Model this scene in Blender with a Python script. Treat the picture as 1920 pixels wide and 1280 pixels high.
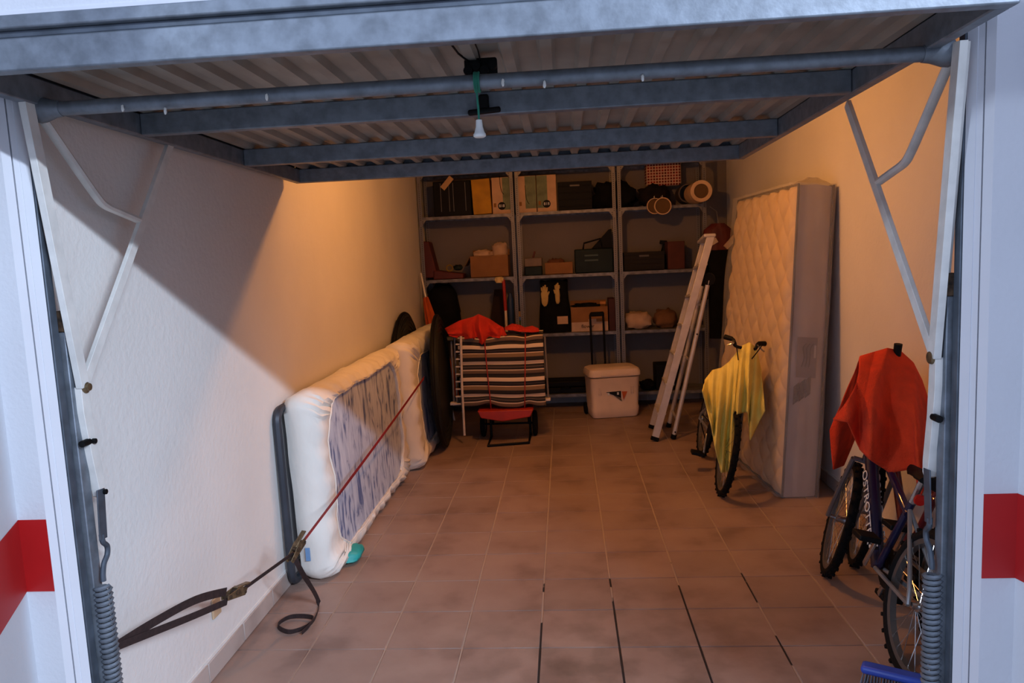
import bpy, math, random
from mathutils import Vector as V, Matrix, noise
random.seed(7)
SC = bpy.context.scene
COL = SC.collection
for o in list(bpy.data.objects): bpy.data.objects.remove(o)

# ------------------------------------------------------------------ camera
FPX, PITCH, YAW, ROLL, CAMH = 1405.16, 0.117461, 0.073477, -0.046406, 1.66443
_cy, _sy, _cp, _sp = math.cos(YAW), math.sin(YAW), math.cos(PITCH), math.sin(PITCH)
FW = V((-_sy*_cp, _cy*_cp, -_sp)); _r = V((_cy, _sy, 0)); _u = _r.cross(FW)
RT = _r*math.cos(ROLL) + _u*math.sin(ROLL); UP = -_r*math.sin(ROLL) + _u*math.cos(ROLL)
CAM = V((0, 0, CAMH))
cd = bpy.data.cameras.new('camera'); cam = bpy.data.objects.new('camera', cd); COL.objects.link(cam)
cd.sensor_width = 36; cd.lens = FPX/1920*36; cd.clip_start = .05; cd.clip_end = 200
cam.matrix_world = Matrix(((RT.x, UP.x, -FW.x, 0), (RT.y, UP.y, -FW.y, 0), (RT.z, UP.z, -FW.z, CAMH), (0, 0, 0, 1)))
SC.camera = cam
def ray(x, y): return FW + RT*((x-960)/FPX) - UP*((y-640)/FPX)
def oz(x, y, z=0.): d = ray(x, y); return CAM + d*((z-CAMH)/d.z)      # a photo pixel met with a horizontal plane
def ox(x, y, X): d = ray(x, y); return CAM + d*(X/d.x)                 # ... with a plane parallel to the side walls
def oy(x, y, Y): d = ray(x, y); return CAM + d*(Y/d.y)                 # ... with a plane parallel to the back wall

# ------------------------------------------------------------------ world, lights, exposure
w = bpy.data.worlds.new('world'); SC.world = w; w.use_nodes = True
w.node_tree.nodes['Background'].inputs[0].default_value = (.56, .67, 1.0, 1)
w.node_tree.nodes['Background'].inputs[1].default_value = 1.0
SC.view_settings.view_transform = 'Standard'; SC.view_settings.look = 'None'
SC.view_settings.gamma = 1; SC.view_settings.exposure = 0.0; SC.view_settings.use_curve_mapping = False
def light(name, kind, loc, power, color, size=.1, aim=None):
    l = bpy.data.lights.new(name, kind); l.energy = power; l.color = color
    if kind == 'AREA': l.size = size
    else: l.shadow_soft_size = size
    o = bpy.data.objects.new(name, l); COL.objects.link(o); o.location = loc
    if aim is not None: o.rotation_euler = (V(aim)-V(loc)).to_track_quat('-Z', 'Y').to_euler()
    return o
# a cool street lamp outside, up to the right behind the photographer
sl = light('street_lamp_light', 'AREA', (4.3, -3.0, 4.55), 680, (.68, .80, 1.0), 3.2, (-.8, 3.2, 1.0))
sl.data.shape = 'RECTANGLE'; sl.data.size_y = .12      # a long tube fitting, level along the street
_f = (V((-.8, 3.2, 1.0))-sl.location).normalized(); _x = V((1, 0, 0)); _x = (_x-_f*_x.dot(_f)).normalized(); _y = (-_f).cross(_x)
sl.rotation_euler = Matrix((_x, _y, -_f)).transposed().to_euler()
# added fill light from the left, brightening the right door casing
light('casing_fill_light', 'POINT', (-4.0, -.6, 3.4), 380, (.68, .80, 1.0), .2)
LAMP = V((-.05, 4.65, 2.70))

# ------------------------------------------------------------------ materials
def lin(c):
    r = []
    for v in c[:3]:
        v /= 255; r.append(v/12.92 if v <= .04045 else ((v+.055)/1.055)**2.4)
    return (*r, 1)
MATS = {}
def mat(name, col, rough=.6, metal=0, var=.12, scale=8, bump=0, bscale=60, col2=None, emit=None, trans=None, coat=0, stretch=None):
    if name in MATS: return MATS[name]
    m = bpy.data.materials.new(name); m.use_nodes = True; nt = m.node_tree; N = nt.nodes; b = N['Principled BSDF']
    b.inputs['Roughness'].default_value = rough; b.inputs['Metallic'].default_value = metal
    b.inputs['Coat Weight'].default_value = coat
    if max(col[:3]) < 50: b.inputs['Specular IOR Level'].default_value = .18
    tc = N.new('ShaderNodeTexCoord'); mp = N.new('ShaderNodeMapping'); nt.links.new(tc.outputs['Object'], mp.inputs[0])
    if stretch: mp.inputs['Scale'].default_value = stretch
    nz = N.new('ShaderNodeTexNoise'); nz.inputs['Scale'].default_value = scale; nz.inputs['Detail'].default_value = 4
    nt.links.new(mp.outputs[0], nz.inputs['Vector'])
    rp = N.new('ShaderNodeValToRGB'); c = lin(col); d = lin(col2) if col2 else tuple(v*(1-var*2.2) for v in c[:3])+(1,)
    rp.color_ramp.elements[0].color = d; rp.color_ramp.elements[1].color = c
    rp.color_ramp.elements[0].position = .3; rp.color_ramp.elements[1].position = .65
    nt.links.new(nz.outputs['Fac'], rp.inputs[0]); nt.links.new(rp.outputs[0], b.inputs['Base Color'])
    if bump:
        n2 = N.new('ShaderNodeTexNoise'); n2.inputs['Scale'].default_value = bscale; n2.inputs['Detail'].default_value = 3
        nt.links.new(mp.outputs[0], n2.inputs['Vector'])
        bp = N.new('ShaderNodeBump'); bp.inputs['Strength'].default_value = bump; bp.inputs['Distance'].default_value = .01
        nt.links.new(n2.outputs['Fac'], bp.inputs['Height']); nt.links.new(bp.outputs[0], b.inputs['Normal'])
    if emit: b.inputs['Emission Color'].default_value = (*emit[0], 1); b.inputs['Emission Strength'].default_value = emit[1]
    if trans is not None: b.inputs['Alpha'].default_value = trans
    MATS[name] = m; return m
def nodes(m): return m.node_tree, m.node_tree.nodes, m.node_tree.nodes['Principled BSDF']

M_WALL = mat('plaster', (222, 219, 214), .85, var=.03, scale=2.2, bump=.25, bscale=45)
M_OUT = mat('painted_render', (208, 210, 215), .7, var=.02, scale=3, bump=.12, bscale=70)
M_CEIL = mat('ceiling_paint', (215, 212, 205), .9, var=.03)
M_RED = mat('red_paint', (176, 20, 22), .55, var=.06, scale=6)
M_FRAME = mat('white_frame_paint', (214, 216, 222), .45, var=.02, scale=5)
M_GALV = mat('galvanised_steel', (126, 134, 143), .5, .45, var=.16, scale=26, bump=.05, bscale=80)
M_GALVD = mat('dull_galvanised', (92, 101, 112), .5, .4, var=.2, scale=14)
M_SHEET = mat('door_sheet', (156, 150, 140), .6, .25, var=.12, scale=5)
M_ARM = mat('arm_paint', (222, 220, 214), .5, 0, var=.08, scale=16)
M_BLACK = mat('black_plastic', (13, 13, 14), .6, var=.2)
M_RUBBER = mat('tyre_rubber', (17, 16, 16), .85, var=.2, bump=.3, bscale=120)
M_STEEL = mat('chrome_steel', (190, 190, 190), .25, .9, var=.1, scale=20)
M_ALU = mat('aluminium', (214, 208, 204), .38, .3, var=.08, scale=12)
M_RUST = mat('rusty_brown', (92, 70, 50), .7, .3, var=.4, scale=40)
M_BRASS = mat('ratchet_metal', (132, 112, 84), .45, .6, var=.3, scale=50)
M_STRAPR = mat('red_webbing', (158, 22, 30), .8, var=.12, scale=60)
M_STRAPB = mat('brown_webbing', (52, 34, 32), .8, var=.25, scale=60)
M_SHEETW = mat('white_cotton', (238, 234, 224), .85, var=.05, scale=5, bump=.55, bscale=9, stretch=(1, 2.4, .7))
M_FELT = mat('orange_towel', (240, 66, 20), .95, var=.15, scale=9, bump=.5, bscale=180)
M_YEL = mat('yellow_cloth', (240, 224, 116), .9, var=.1, scale=7, bump=.2, bscale=90)
M_CARD = mat('cardboard', (150, 104, 62), .85, var=.12, scale=6)
M_DKGRN = mat('dark_green_plastic', (22, 36, 33), .5, var=.15)
M_DARK = mat('dark_cloth', (17, 16, 16), .9, var=.3, bump=.3, bscale=20)
M_DRED = mat('dark_red_plastic', (92, 26, 20), .6, var=.12)
M_CREAM = mat('cream_plastic', (232, 208, 186), .5, var=.04)
M_WHITE = mat('white_plastic', (232, 232, 226), .4, var=.03)
M_SHELF = mat('shelf_zinc', (138, 136, 136), .5, .4, var=.25, scale=20)
M_TAN = mat('tan_paper', (196, 158, 112), .8, var=.08)

def tile_mat(name, c1, c2, dark):
    m = mat(name, c1, .42, var=.1)
    nt, N, b = nodes(m)
    for n in [n for n in N if n.type in ('TEX_NOISE', 'VALTORGB', 'MAPPING', 'TEX_COORD')]: N.remove(n)
    g = N.new('ShaderNodeNewGeometry'); oi = N.new('ShaderNodeObjectInfo')
    a = N.new('ShaderNodeTexNoise'); a.inputs['Scale'].default_value = 3.1; a.inputs['Detail'].default_value = 6; nt.links.new(g.outputs['Position'], a.inputs['Vector'])
    r = N.new('ShaderNodeValToRGB'); e = r.color_ramp.elements; e[0].position = .32; e[0].color = lin(dark); e[1].position = .66; e[1].color = lin(c1); k = e.new(.46); k.color = lin(c2)
    nt.links.new(a.outputs['Fac'], r.inputs[0])
    # tyre dirt where cars stood, in the middle near the door
    vm = N.new('ShaderNodeVectorMath'); vm.operation = 'SUBTRACT'; vm.inputs[1].default_value = (.25, 2.75, 0); nt.links.new(g.outputs['Position'], vm.inputs[0])
    vs_ = N.new('ShaderNodeVectorMath'); vs_.operation = 'MULTIPLY'; vs_.inputs[1].default_value = (.9, 1.1, 0); nt.links.new(vm.outputs[0], vs_.inputs[0])
    vl = N.new('ShaderNodeVectorMath'); vl.operation = 'LENGTH'; nt.links.new(vs_.outputs[0], vl.inputs[0])
    fr = N.new('ShaderNodeMapRange'); fr.inputs[1].default_value = .25; fr.inputs[2].default_value = 1.15; fr.inputs[3].default_value = .42; fr.inputs[4].default_value = 0; nt.links.new(vl.outputs['Value'], fr.inputs[0])
    b2 = N.new('ShaderNodeTexNoise'); b2.inputs['Scale'].default_value = 5.5; b2.inputs['Detail'].default_value = 5; nt.links.new(g.outputs['Position'], b2.inputs['Vector'])
    r2 = N.new('ShaderNodeMapRange'); r2.inputs[1].default_value = .44; r2.inputs[2].default_value = .64; nt.links.new(b2.outputs['Fac'], r2.inputs[0])
    mu = N.new('ShaderNodeMath'); mu.operation = 'MULTIPLY'; nt.links.new(fr.outputs[0], mu.inputs[0]); nt.links.new(r2.outputs[0], mu.inputs[1])
    mx_ = N.new('ShaderNodeMix'); mx_.data_type = 'RGBA'; mx_.inputs[7].default_value = lin((62, 54, 50)); nt.links.new(mu.outputs[0], mx_.inputs[0]); nt.links.new(r.outputs[0], mx_.inputs[6])
    hs = N.new('ShaderNodeHueSaturation'); mr = N.new('ShaderNodeMapRange'); mr.inputs[3].default_value = .93; mr.inputs[4].default_value = 1.05
    nt.links.new(oi.outputs['Random'], mr.inputs[0]); nt.links.new(mr.outputs[0], hs.inputs['Value']); nt.links.new(mx_.outputs[2], hs.inputs['Color'])
    nt.links.new(hs.outputs[0], b.inputs['Base Color'])
    f = N.new('ShaderNodeTexNoise'); f.inputs['Scale'].default_value = 55; nt.links.new(g.outputs['Position'], f.inputs['Vector'])
    bp = N.new('ShaderNodeBump'); bp.inputs['Strength'].default_value = .12; bp.inputs['Distance'].default_value = .004
    nt.links.new(f.outputs['Fac'], bp.inputs['Height']); nt.links.new(bp.outputs[0], b.inputs['Normal'])
    mm = N.new('ShaderNodeMapRange'); mm.inputs[3].default_value = .55; mm.inputs[4].default_value = .38
    nt.links.new(a.outputs['Fac'], mm.inputs[0]); nt.links.new(mm.outputs[0], b.inputs['Roughness'])
    return m
M_TILE = tile_mat('floor_tile', (158, 134, 121), (150, 125, 113), (128, 105, 95))
M_BASE = tile_mat('skirting_tile', (186, 172, 164), (178, 164, 156), (160, 146, 138))
def grout_mat():     # pale grout, blackened by tyres in the middle of the driveway
    m = mat('grout', (190, 168, 148), .9)
    nt, N, b = nodes(m); g = N.new('ShaderNodeNewGeometry'); mp = N.new('ShaderNodeMapping'); nt.links.new(g.outputs['Position'], mp.inputs[0])
    mp.inputs['Location'].default_value = (-.3, -2.85, 0)
    mp2 = N.new('ShaderNodeVectorMath'); mp2.operation = 'MULTIPLY'; mp2.inputs[1].default_value = (.92, .54, 0); nt.links.new(mp.outputs[0], mp2.inputs[0])
    ln = N.new('ShaderNodeVectorMath'); ln.operation = 'LENGTH'; nt.links.new(mp2.outputs[0], ln.inputs[0])
    nz = N.new('ShaderNodeTexNoise'); nz.inputs['Scale'].default_value = 4; nt.links.new(g.outputs['Position'], nz.inputs['Vector'])
    ad = N.new('ShaderNodeMath'); ad.operation = 'ADD'; nt.links.new(ln.outputs['Value'], ad.inputs[0]); nt.links.new(nz.outputs['Fac'], ad.inputs[1])
    r = N.new('ShaderNodeValToRGB'); e = r.color_ramp.elements; e[0].position = .98; e[0].color = lin((40, 32, 28)); e[1].position = 1.12; e[1].color = lin((172, 152, 136))
    nt.links.new(ad.outputs[0], r.inputs[0]); nt.links.new(r.outputs[0], b.inputs['Base Color'])
    return m
M_GROUT = grout_mat()
def stripes_mat():   # brown, black and cream deckchair stripes running across the canvas (Object Z = up)
    m = mat('striped_canvas', (200, 180, 150), .85)
    nt, N, b = nodes(m); tc = N.new('ShaderNodeTexCoord'); sx = N.new('ShaderNodeSeparateXYZ'); nt.links.new(tc.outputs['UV'], sx.inputs[0])
    f = N.new('ShaderNodeMath'); f.operation = 'FRACT'; nt.links.new(sx.outputs['Y'], f.inputs[0])
    r = N.new('ShaderNodeValToRGB'); r.color_ramp.interpolation = 'CONSTANT'; e = r.color_ramp.elements
    ks = [(0, (34, 28, 28)), (.14, (120, 96, 74)), (.34, (214, 190, 164)), (.40, (34, 28, 30)), (.52, (96, 82, 78)), (.56, (34, 28, 30)), (.68, (216, 192, 166)), (.90, (34, 28, 28))]
    e[0].position = 0; e[0].color = lin(ks[0][1]); e[1].position = .14; e[1].color = lin(ks[1][1])
    for p_, c_ in ks[2:]: q = e.new(p_); q.color = lin(c_)
    nt.links.new(f.outputs[0], r.inputs[0]); nt.links.new(r.outputs[0], b.inputs['Base Color']); return m
M_STRIPE = stripes_mat()
def marble_mat():    # grey-blue streaked ticking on the mattress underside
    m = mat('streaked_ticking', (196, 200, 206), .8)
    nt, N, b = nodes(m); tc = N.new('ShaderNodeTexCoord'); mp = N.new('ShaderNodeMapping'); nt.links.new(tc.outputs['Object'], mp.inputs[0])
    mp.inputs['Rotation'].default_value = (.55, 0, 0); mp.inputs['Scale'].default_value = (1, 6.0, 1.7)
    nz = N.new('ShaderNodeTexNoise'); nz.inputs['Scale'].default_value = 2.2; nz.inputs['Detail'].default_value = 5; nz.inputs['Distortion'].default_value = 1.6; nt.links.new(mp.outputs[0], nz.inputs['Vector'])
    r = N.new('ShaderNodeValToRGB'); e = r.color_ramp.elements; e[0].position = .36; e[0].color = lin((92, 108, 152)); e[1].position = .47; e[1].color = lin((182, 192, 212)); q = e.new(.7); q.color = lin((208, 216, 230))
    nt.links.new(nz.outputs['Fac'], r.inputs[0]); nt.links.new(r.outputs[0], b.inputs['Base Color']); return m
M_MARBLE = marble_mat()
def plaid_mat():
    m = mat('plaid', (150, 40, 30), .9); nt, N, b = nodes(m)
    tc = N.new('ShaderNodeTexCoord'); ch = N.new('ShaderNodeTexBrick'); nt.links.new(tc.outputs['Object'], ch.inputs['Vector'])
    mp = N.new('ShaderNodeMapping'); mp.inputs['Rotation'].default_value = (math.pi/2, 0, 0); nt.links.new(tc.outputs['Object'], mp.inputs[0]); nt.links.new(mp.outputs[0], ch.inputs['Vector'])
    ch.offset = 0; ch.inputs['Scale'].default_value = 14; ch.inputs['Color1'].default_value = lin((146, 34, 26)); ch.inputs['Color2'].default_value = lin((86, 22, 20)); ch.inputs['Mortar'].default_value = lin((208, 176, 150)); ch.inputs['Mortar Size'].default_value = .06; ch.inputs['Brick Width'].default_value = .4; ch.inputs['Row Height'].default_value = .4
    nt.links.new(ch.outputs['Color'], b.inputs['Base Color']); return m
M_PLAID = plaid_mat()
def upright_mat():   # slotted angle iron: a row of small punched slots
    m = mat('slotted_angle', (160, 158, 158), .5, .4, var=.15); nt, N, b = nodes(m); g = N.new('ShaderNodeNewGeometry'); sx = N.new('ShaderNodeSeparateXYZ'); nt.links.new(g.outputs['Position'], sx.inputs[0])
    a = N.new('ShaderNodeMath'); a.operation = 'MULTIPLY'; a.inputs[1].default_value = 52; nt.links.new(sx.outputs['Z'], a.inputs[0])
    f = N.new('ShaderNodeMath'); f.operation = 'FRACT'; nt.links.new(a.outputs[0], f.inputs[0])
    tc = N.new('ShaderNodeTexCoord'); s2 = N.new('ShaderNodeSeparateXYZ'); nt.links.new(tc.outputs['Object'], s2.inputs[0])
    ab = N.new('ShaderNodeMath'); ab.operation = 'ABSOLUTE'; nt.links.new(s2.outputs['X'], ab.inputs[0])
    l1 = N.new('ShaderNodeMath'); l1.operation = 'LESS_THAN'; l1.inputs[1].default_value = .0045; nt.links.new(ab.outputs[0], l1.inputs[0])
    l2 = N.new('ShaderNodeMath'); l2.operation = 'LESS_THAN'; l2.inputs[1].default_value = .45; nt.links.new(f.outputs[0], l2.inputs[0])
    ml = N.new('ShaderNodeMath'); ml.operation = 'MULTIPLY'; nt.links.new(l1.outputs[0], ml.inputs[0]); nt.links.new(l2.outputs[0], ml.inputs[1])
    mx = N.new('ShaderNodeMix'); mx.data_type = 'RGBA'; mx.inputs[6].default_value = lin((124, 121, 120)); mx.inputs[7].default_value = lin((52, 49, 48)); nt.links.new(ml.outputs[0], mx.inputs[0]); nt.links.new(mx.outputs[2], b.inputs['Base Color']); return m
M_UPR = upright_mat()

# ------------------------------------------------------------------ mesh builder
def frame_of(d):
    d = d.normalized(); a = V((0, 0, 1)) if abs(d.z) < .9 else V((1, 0, 0)); x = a.cross(d).normalized(); return x, d.cross(x)
class B:
    def __init__(s): s.v = []; s.f = []; s.uv = None
    def add(s, vs, fs):
        n = len(s.v); s.v += [V(v) for v in vs]; s.f += [tuple(i+n for i in f) for f in fs]; return s
    def box(s, a, b, M=None):
        (x0, y0, z0), (x1, y1, z1) = a, b
        vs = [V(p) for p in ((x0, y0, z0), (x1, y0, z0), (x1, y1, z0), (x0, y1, z0), (x0, y0, z1), (x1, y0, z1), (x1, y1, z1), (x0, y1, z1))]
        if M: vs = [M @ v for v in vs]
        return s.add(vs, ((0, 3, 2, 1), (4, 5, 6, 7), (0, 1, 5, 4), (1, 2, 6, 5), (2, 3, 7, 6), (3, 0, 4, 7)))
    def bar(s, p, q, wx, wy, side=None):            # rectangular bar from p to q
        p, q = V(p), V(q); d = (q-p).normalized()
        if side is None: x, y = frame_of(d)
        else: x = V(side); x = (x-d*x.dot(d)).normalized(); y = d.cross(x)
        c = [x*(i*wx/2)+y*(j*wy/2) for i, j in ((-1, -1), (1, -1), (1, 1), (-1, 1))]
        return s.add([p+k for k in c]+[q+k for k in c], ((3, 2, 1, 0), (4, 5, 6, 7), (0, 1, 5, 4), (1, 2, 6, 5), (2, 3, 7, 6), (3, 0, 4, 7)))
    def loft(s, rings, cap=(True, True), closed=True):
        n = len(rings[0]); vs = [p for r in rings for p in r]; fs = []
        for i in range(len(rings)-1):
            for j in range(n if closed else n-1):
                k = (j+1) % n; fs.append((i*n+j, i*n+k, (i+1)*n+k, (i+1)*n+j))
        if closed and cap[0]: fs.append(tuple(range(n-1, -1, -1)))
        if closed and cap[1]: fs.append(tuple((len(rings)-1)*n+j for j in range(n)))
        return s.add(vs, fs)
    def tube(s, pts, r, seg=8, closed=False, ry=None, cap=True):
        pts = [V(p) for p in pts]; n = len(pts); rings = []; x = None
        for i, p in enumerate(pts):
            if closed: d = pts[(i+1) % n]-pts[i-1]
            else: d = pts[min(i+1, n-1)]-pts[max(i-1, 0)]
            if d.length < 1e-9: d = V((0, 0, 1))
            d.normalize()
            if x is None: x, y = frame_of(d)
            else:
                x = x-d*x.dot(d)
                if x.length < 1e-6: x, y = frame_of(d)
                x.normalize(); y = d.cross(x)
            rr = r[i] if isinstance(r, (list, tuple)) else r
            r2 = ry if ry else rr
            rings.append([p+x*(rr*math.cos(t))+y*(r2*math.sin(t)) for t in (2*math.pi*k/seg for k in range(seg))])
        if closed: rings.append(rings[0])
        return s.loft(rings, (cap and not closed, cap and not closed))
    def ribbon(s, pts, wid, th=.002, side=(0, 0, 1)):   # flat strap
        pts = [V(p) for p in pts]; rings = []
        for i, p in enumerate(pts):
            d = (pts[min(i+1, len(pts)-1)]-pts[max(i-1, 0)]).normalized(); sd = side[i] if isinstance(side, list) else side
            x = V(sd); x = (x-d*x.dot(d)).normalized(); y = d.cross(x)
            rings.append([p+x*wid/2+y*th/2, p-x*wid/2+y*th/2, p-x*wid/2-y*th/2, p+x*wid/2-y*th/2])
        return s.loft(rings)
    def lathe(s, prof, o=(0, 0, 0), ax=(0, 0, 1), seg=24, cap=True):   # prof: (radius, height)
        o = V(o); d = V(ax).normalized(); x, y = frame_of(d)
        return s.loft([[o+d*h+x*(r*math.cos(t))+y*(r*math.sin(t)) for t in (2*math.pi*k/seg for k in range(seg))] for r, h in prof], (cap, cap))
    def prism(s, poly, vec):
        vec = V(vec); a = [V(p) for p in poly]; n = len(a)
        return s.add(a+[p+vec for p in a], [tuple(range(n-1, -1, -1)), tuple(range(n, 2*n))]+[(i, (i+1) % n, n+(i+1) % n, n+i) for i in range(n)])
    def grid(s, fn, nu, nv, uv=False):
        base = len(s.v); us = [(i/nu, j/nv) for j in range(nv+1) for i in range(nu+1)]
        s.add([fn(u, v) for u, v in us], [(j*(nu+1)+i, j*(nu+1)+i+1, (j+1)*(nu+1)+i+1, (j+1)*(nu+1)+i) for j in range(nv) for i in range(nu)])
        return s
    def blob(s, c, r, nz=.25, sc=3., seed=0, seg=18, flat=True):
        c = V(c); r = V(r); rings = []
        for i in range(1, 12):
            th = math.pi*i/12; ring = []
            for k in range(seg):
                ph = 2*math.pi*k/seg; d = V((math.sin(th)*math.cos(ph), math.sin(th)*math.sin(ph), -math.cos(th)))
                d = V((abs(d.x)**.75*math.copysign(1, d.x), abs(d.y)**.75*math.copysign(1, d.y), abs(d.z)**.75*math.copysign(1, d.z)))
                q = 1+nz*noise.noise(d*sc+V((seed*7.3, seed*3.1, 0)))+nz*.5*noise.noise(d*sc*2.3+V((seed, 0, seed)))
                p = V((d.x*r.x*q, d.y*r.y*q, d.z*r.z*q))
                if flat: p.z = max(p.z, -r.z*.88)
                ring.append(c+p)
            rings.append(ring)
        return s.loft(rings)
    def build(s, name, m, parent=None, smooth=40, bevel=0, M=None, solid=0, sub=0, seg=2, **kw):
        vs = [M @ v for v in s.v] if M else s.v
        xs = [v.x for v in vs]; ys = [v.y for v in vs]; zs = [v.z for v in vs]
        c = V(((min(xs)+max(xs))/2, (min(ys)+max(ys))/2, min(zs)))
        me = bpy.data.meshes.new(name); me.from_pydata([v-c for v in vs], [], s.f)
        if s.uv:
            ul = me.uv_layers.new(name='UVMap')
            for lp in me.loops: ul.data[lp.index].uv = s.uv[lp.vertex_index]
        import bmesh
        bm = bmesh.new(); bm.from_mesh(me); bmesh.ops.recalc_face_normals(bm, faces=bm.faces); bm.to_mesh(me); bm.free()
        if smooth:
            me.polygons.foreach_set('use_smooth', [True]*len(me.polygons)); me.set_sharp_from_angle(angle=math.radians(smooth))
        for k in (m if isinstance(m, (list, tuple)) else [m]): me.materials.append(k)
        o = bpy.data.objects.new(name, me); COL.objects.link(o)
        o.location = c - world_loc(parent); o.parent = parent
        if solid: k = o.modifiers.new('solid', 'SOLIDIFY'); k.thickness = solid; k.offset = 0
        if sub: k = o.modifiers.new('sub', 'SUBSURF'); k.levels = k.render_levels = sub
        if bevel: k = o.modifiers.new('bevel', 'BEVEL'); k.width = bevel; k.segments = seg; k.limit_method = 'ANGLE'
        for k, v_ in kw.items(): o[k] = v_
        return o
def world_loc(o):
    l = V((0, 0, 0))
    while o: l = l+o.location; o = o.parent
    return l
def thing(name, label, cat, loc, group=None, kind=None):
    o = bpy.data.objects.new(name, None); COL.objects.link(o); o.empty_display_size = .1; o.location = loc
    if label: o['label'] = label
    if cat: o['category'] = cat
    if group: o['group'] = group
    if kind: o['kind'] = kind
    return o
def copy_at(src, parent, loc):
    o = src.copy(); COL.objects.link(o); o.parent = parent; o.location = loc; return o
def text_mesh(name, body, size, M, m, parent, depth=.001):
    c = bpy.data.curves.new(name, 'FONT'); c.body = body; c.size = size; c.align_x = 'CENTER'; c.align_y = 'CENTER'; c.extrude = depth
    t = bpy.data.objects.new(name, c); COL.objects.link(t); dg = bpy.context.evaluated_depsgraph_get()
    me = bpy.data.meshes.new_from_object(t.evaluated_get(dg)); bpy.data.objects.remove(t)
    b = B(); b.add([v.co for v in me.vertices], [tuple(p.vertices) for p in me.polygons]); bpy.data.meshes.remove(me)
    return b.build(name, m, parent, smooth=0, M=M)
def arc(c, r, a0, a1, n, ux, uy): c, ux, uy = V(c), V(ux), V(uy); return [c+ux*(r*math.cos(t))+uy*(r*math.sin(t)) for t in (a0+(a1-a0)*i/n for i in range(n+1))]
def spline(pts, n=8):
    pts = [V(p) for p in pts]; out = []
    for i in range(len(pts)-1):
        p0, p1, p2, p3 = pts[max(i-1, 0)], pts[i], pts[i+1], pts[min(i+2, len(pts)-1)]
        for k in range(n):
            t = k/n; out.append(.5*((2*p1)+(p2-p0)*t+(2*p0-5*p1+4*p2-p3)*t*t+(3*p1-p0-3*p2+p3)*t**3))
    return out+[pts[-1]]

# ------------------------------------------------------------------ the garage shell
XL, XR, YJ, YB, ZC = -1.491, 1.735, 2.0, 8.15, 2.80
OL, OR = -1.444, 1.013           # the door opening
TX, TY, T = -.16113, 2.66367, 1/3
fl = thing('floor', None, None, (0, 0, 0), kind='structure')
B().box((XL-.02, YJ-.02, -.06), (XR+.02, YB+.02, -.004)).build('grout_bed', M_GROUT, fl, smooth=0)
tile0 = None
xs = [XL]+[TX+i*T for i in range(-3, 6)]+[XR]
ys = [TY-2*T+i*T for i in range(0, 19)]+[YB]
for j in range(len(ys)-1):
    for i in range(len(xs)-1):
        a, b, c, d = xs[i], xs[i+1], ys[j], ys[j+1]
        full = abs(b-a-T) < .004 and abs(d-c-T) < .004
        if b-a < .02 or d-c < .02: continue
        if full and tile0: copy_at(tile0, fl, ((a+b)/2, (c+d)/2, -.02)); continue
        g = .0026
        o = B().box((a+g, c+g, -.02), (b-g, d-g, 0)).build('tile', M_TILE, fl, bevel=.0015, seg=1)
        if full: tile0 = o
def skirting(name, axis, at, sgn, a0, a1):
    s = thing(name, None, None, (0, 0, 0), kind='structure'); p = a0; h = .085; th = .011; proto = None
    while p < a1-.02:
        q = min(p+T, a1)
        A, C = (at, at+sgn*th) if sgn > 0 else (at+sgn*th, at)
        bx = ((A, p+.0025, .003), (C, q-.0025, h)) if axis == 'y' else ((p+.0025, A, .003), (q-.0025, C, h))
        if proto and q-p > T-.004: copy_at(proto, s, proto.location+(V((0, q-T-p0, 0)) if axis == 'y' else V((q-T-p0, 0, 0))))
        else:
            o = B().box(*bx).build('skirting_tile', M_BASE, s, bevel=.002, seg=1)
            if q-p > T-.004 and not proto: proto = o; p0 = p
        p = q
    B().box(*(((min(at, at+sgn*.004), a0, 0), (max(at, at+sgn*.004), a1, h+.012)) if axis == 'y' else ((a0, min(at, at+sgn*.004), 0), (a1, max(at, at+sgn*.004), h+.012)))).build('mortar_edge', M_WALL, s, smooth=0)
skirting('baseboard_left', 'y', XL, 1, 2.07, YB); skirting('baseboard_right', 'y', XR, -1, 2.07, YB); skirting('baseboard_back', 'x', YB, -1, XL+.012, XR-.012)
def st(name, a, b, m): return B().box(a, b).build(name, m, smooth=0, kind='structure')
st('wall_left', (XL-.2, YJ-.05, -.06), (XL, YB+.2, ZC+.1), M_WALL); st('wall_right', (XR, YJ-.05, -.06), (XR+.2, YB+.2, ZC+.1), M_WALL)
st('wall_back', (XL, YB, -.06), (XR, YB+.2, ZC+.1), mat('dimmed_plaster', (124, 116, 112), .9, var=.06, scale=2, bump=.3, bscale=40)); st('ceiling', (XL, YJ, ZC), (XR, YB, ZC+.1), M_CEIL)  # back wall: pale plaster, its weak lighting put into a darker colour
# front wall: two painted piers and a lintel outside the steel frame
YF = 1.93
wf = thing('wall_front', None, None, (0, YF, 0), kind='structure')
HT = 3.6
def pier(poly): B().prism([(x, y, -.06) for x, y in poly], (0, 0, HT+.06)).build('pier', M_OUT, wf, smooth=0)
pier([(-1.472, 2.0), (-1.472, YF), (-1.556, YF), (-1.474, 1.75), (-1.30, 1.37), (-2.8, 1.37), (-2.8, 2.0)])
pier([(1.046, 2.0), (1.046, YF), (1.130, YF), (1.17, 1.75), (1.24, 1.37), (3.8, 1.37), (3.8, 2.0)])
B().box((-1.472, 1.94, 2.34), (1.046, 2.0, HT)).build('lintel', M_OUT, wf, smooth=0)
B().box((1.055, 2.0, 0), (XR, 2.04, ZC)).build('return_wall', M_WALL, wf, smooth=0)
def band(pts, z0, z1):
    b = B()
    for (x0, y0), (x1, y1) in zip(pts, pts[1:]): b.prism([(x0, y0, z0), (x1, y1, z0), (x1, y1, z1), (x0, y0, z1)], (0, .0012, 0))
    b.build('red_band', M_RED, wf, smooth=0, label='red painted band')
e = .0016
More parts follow.
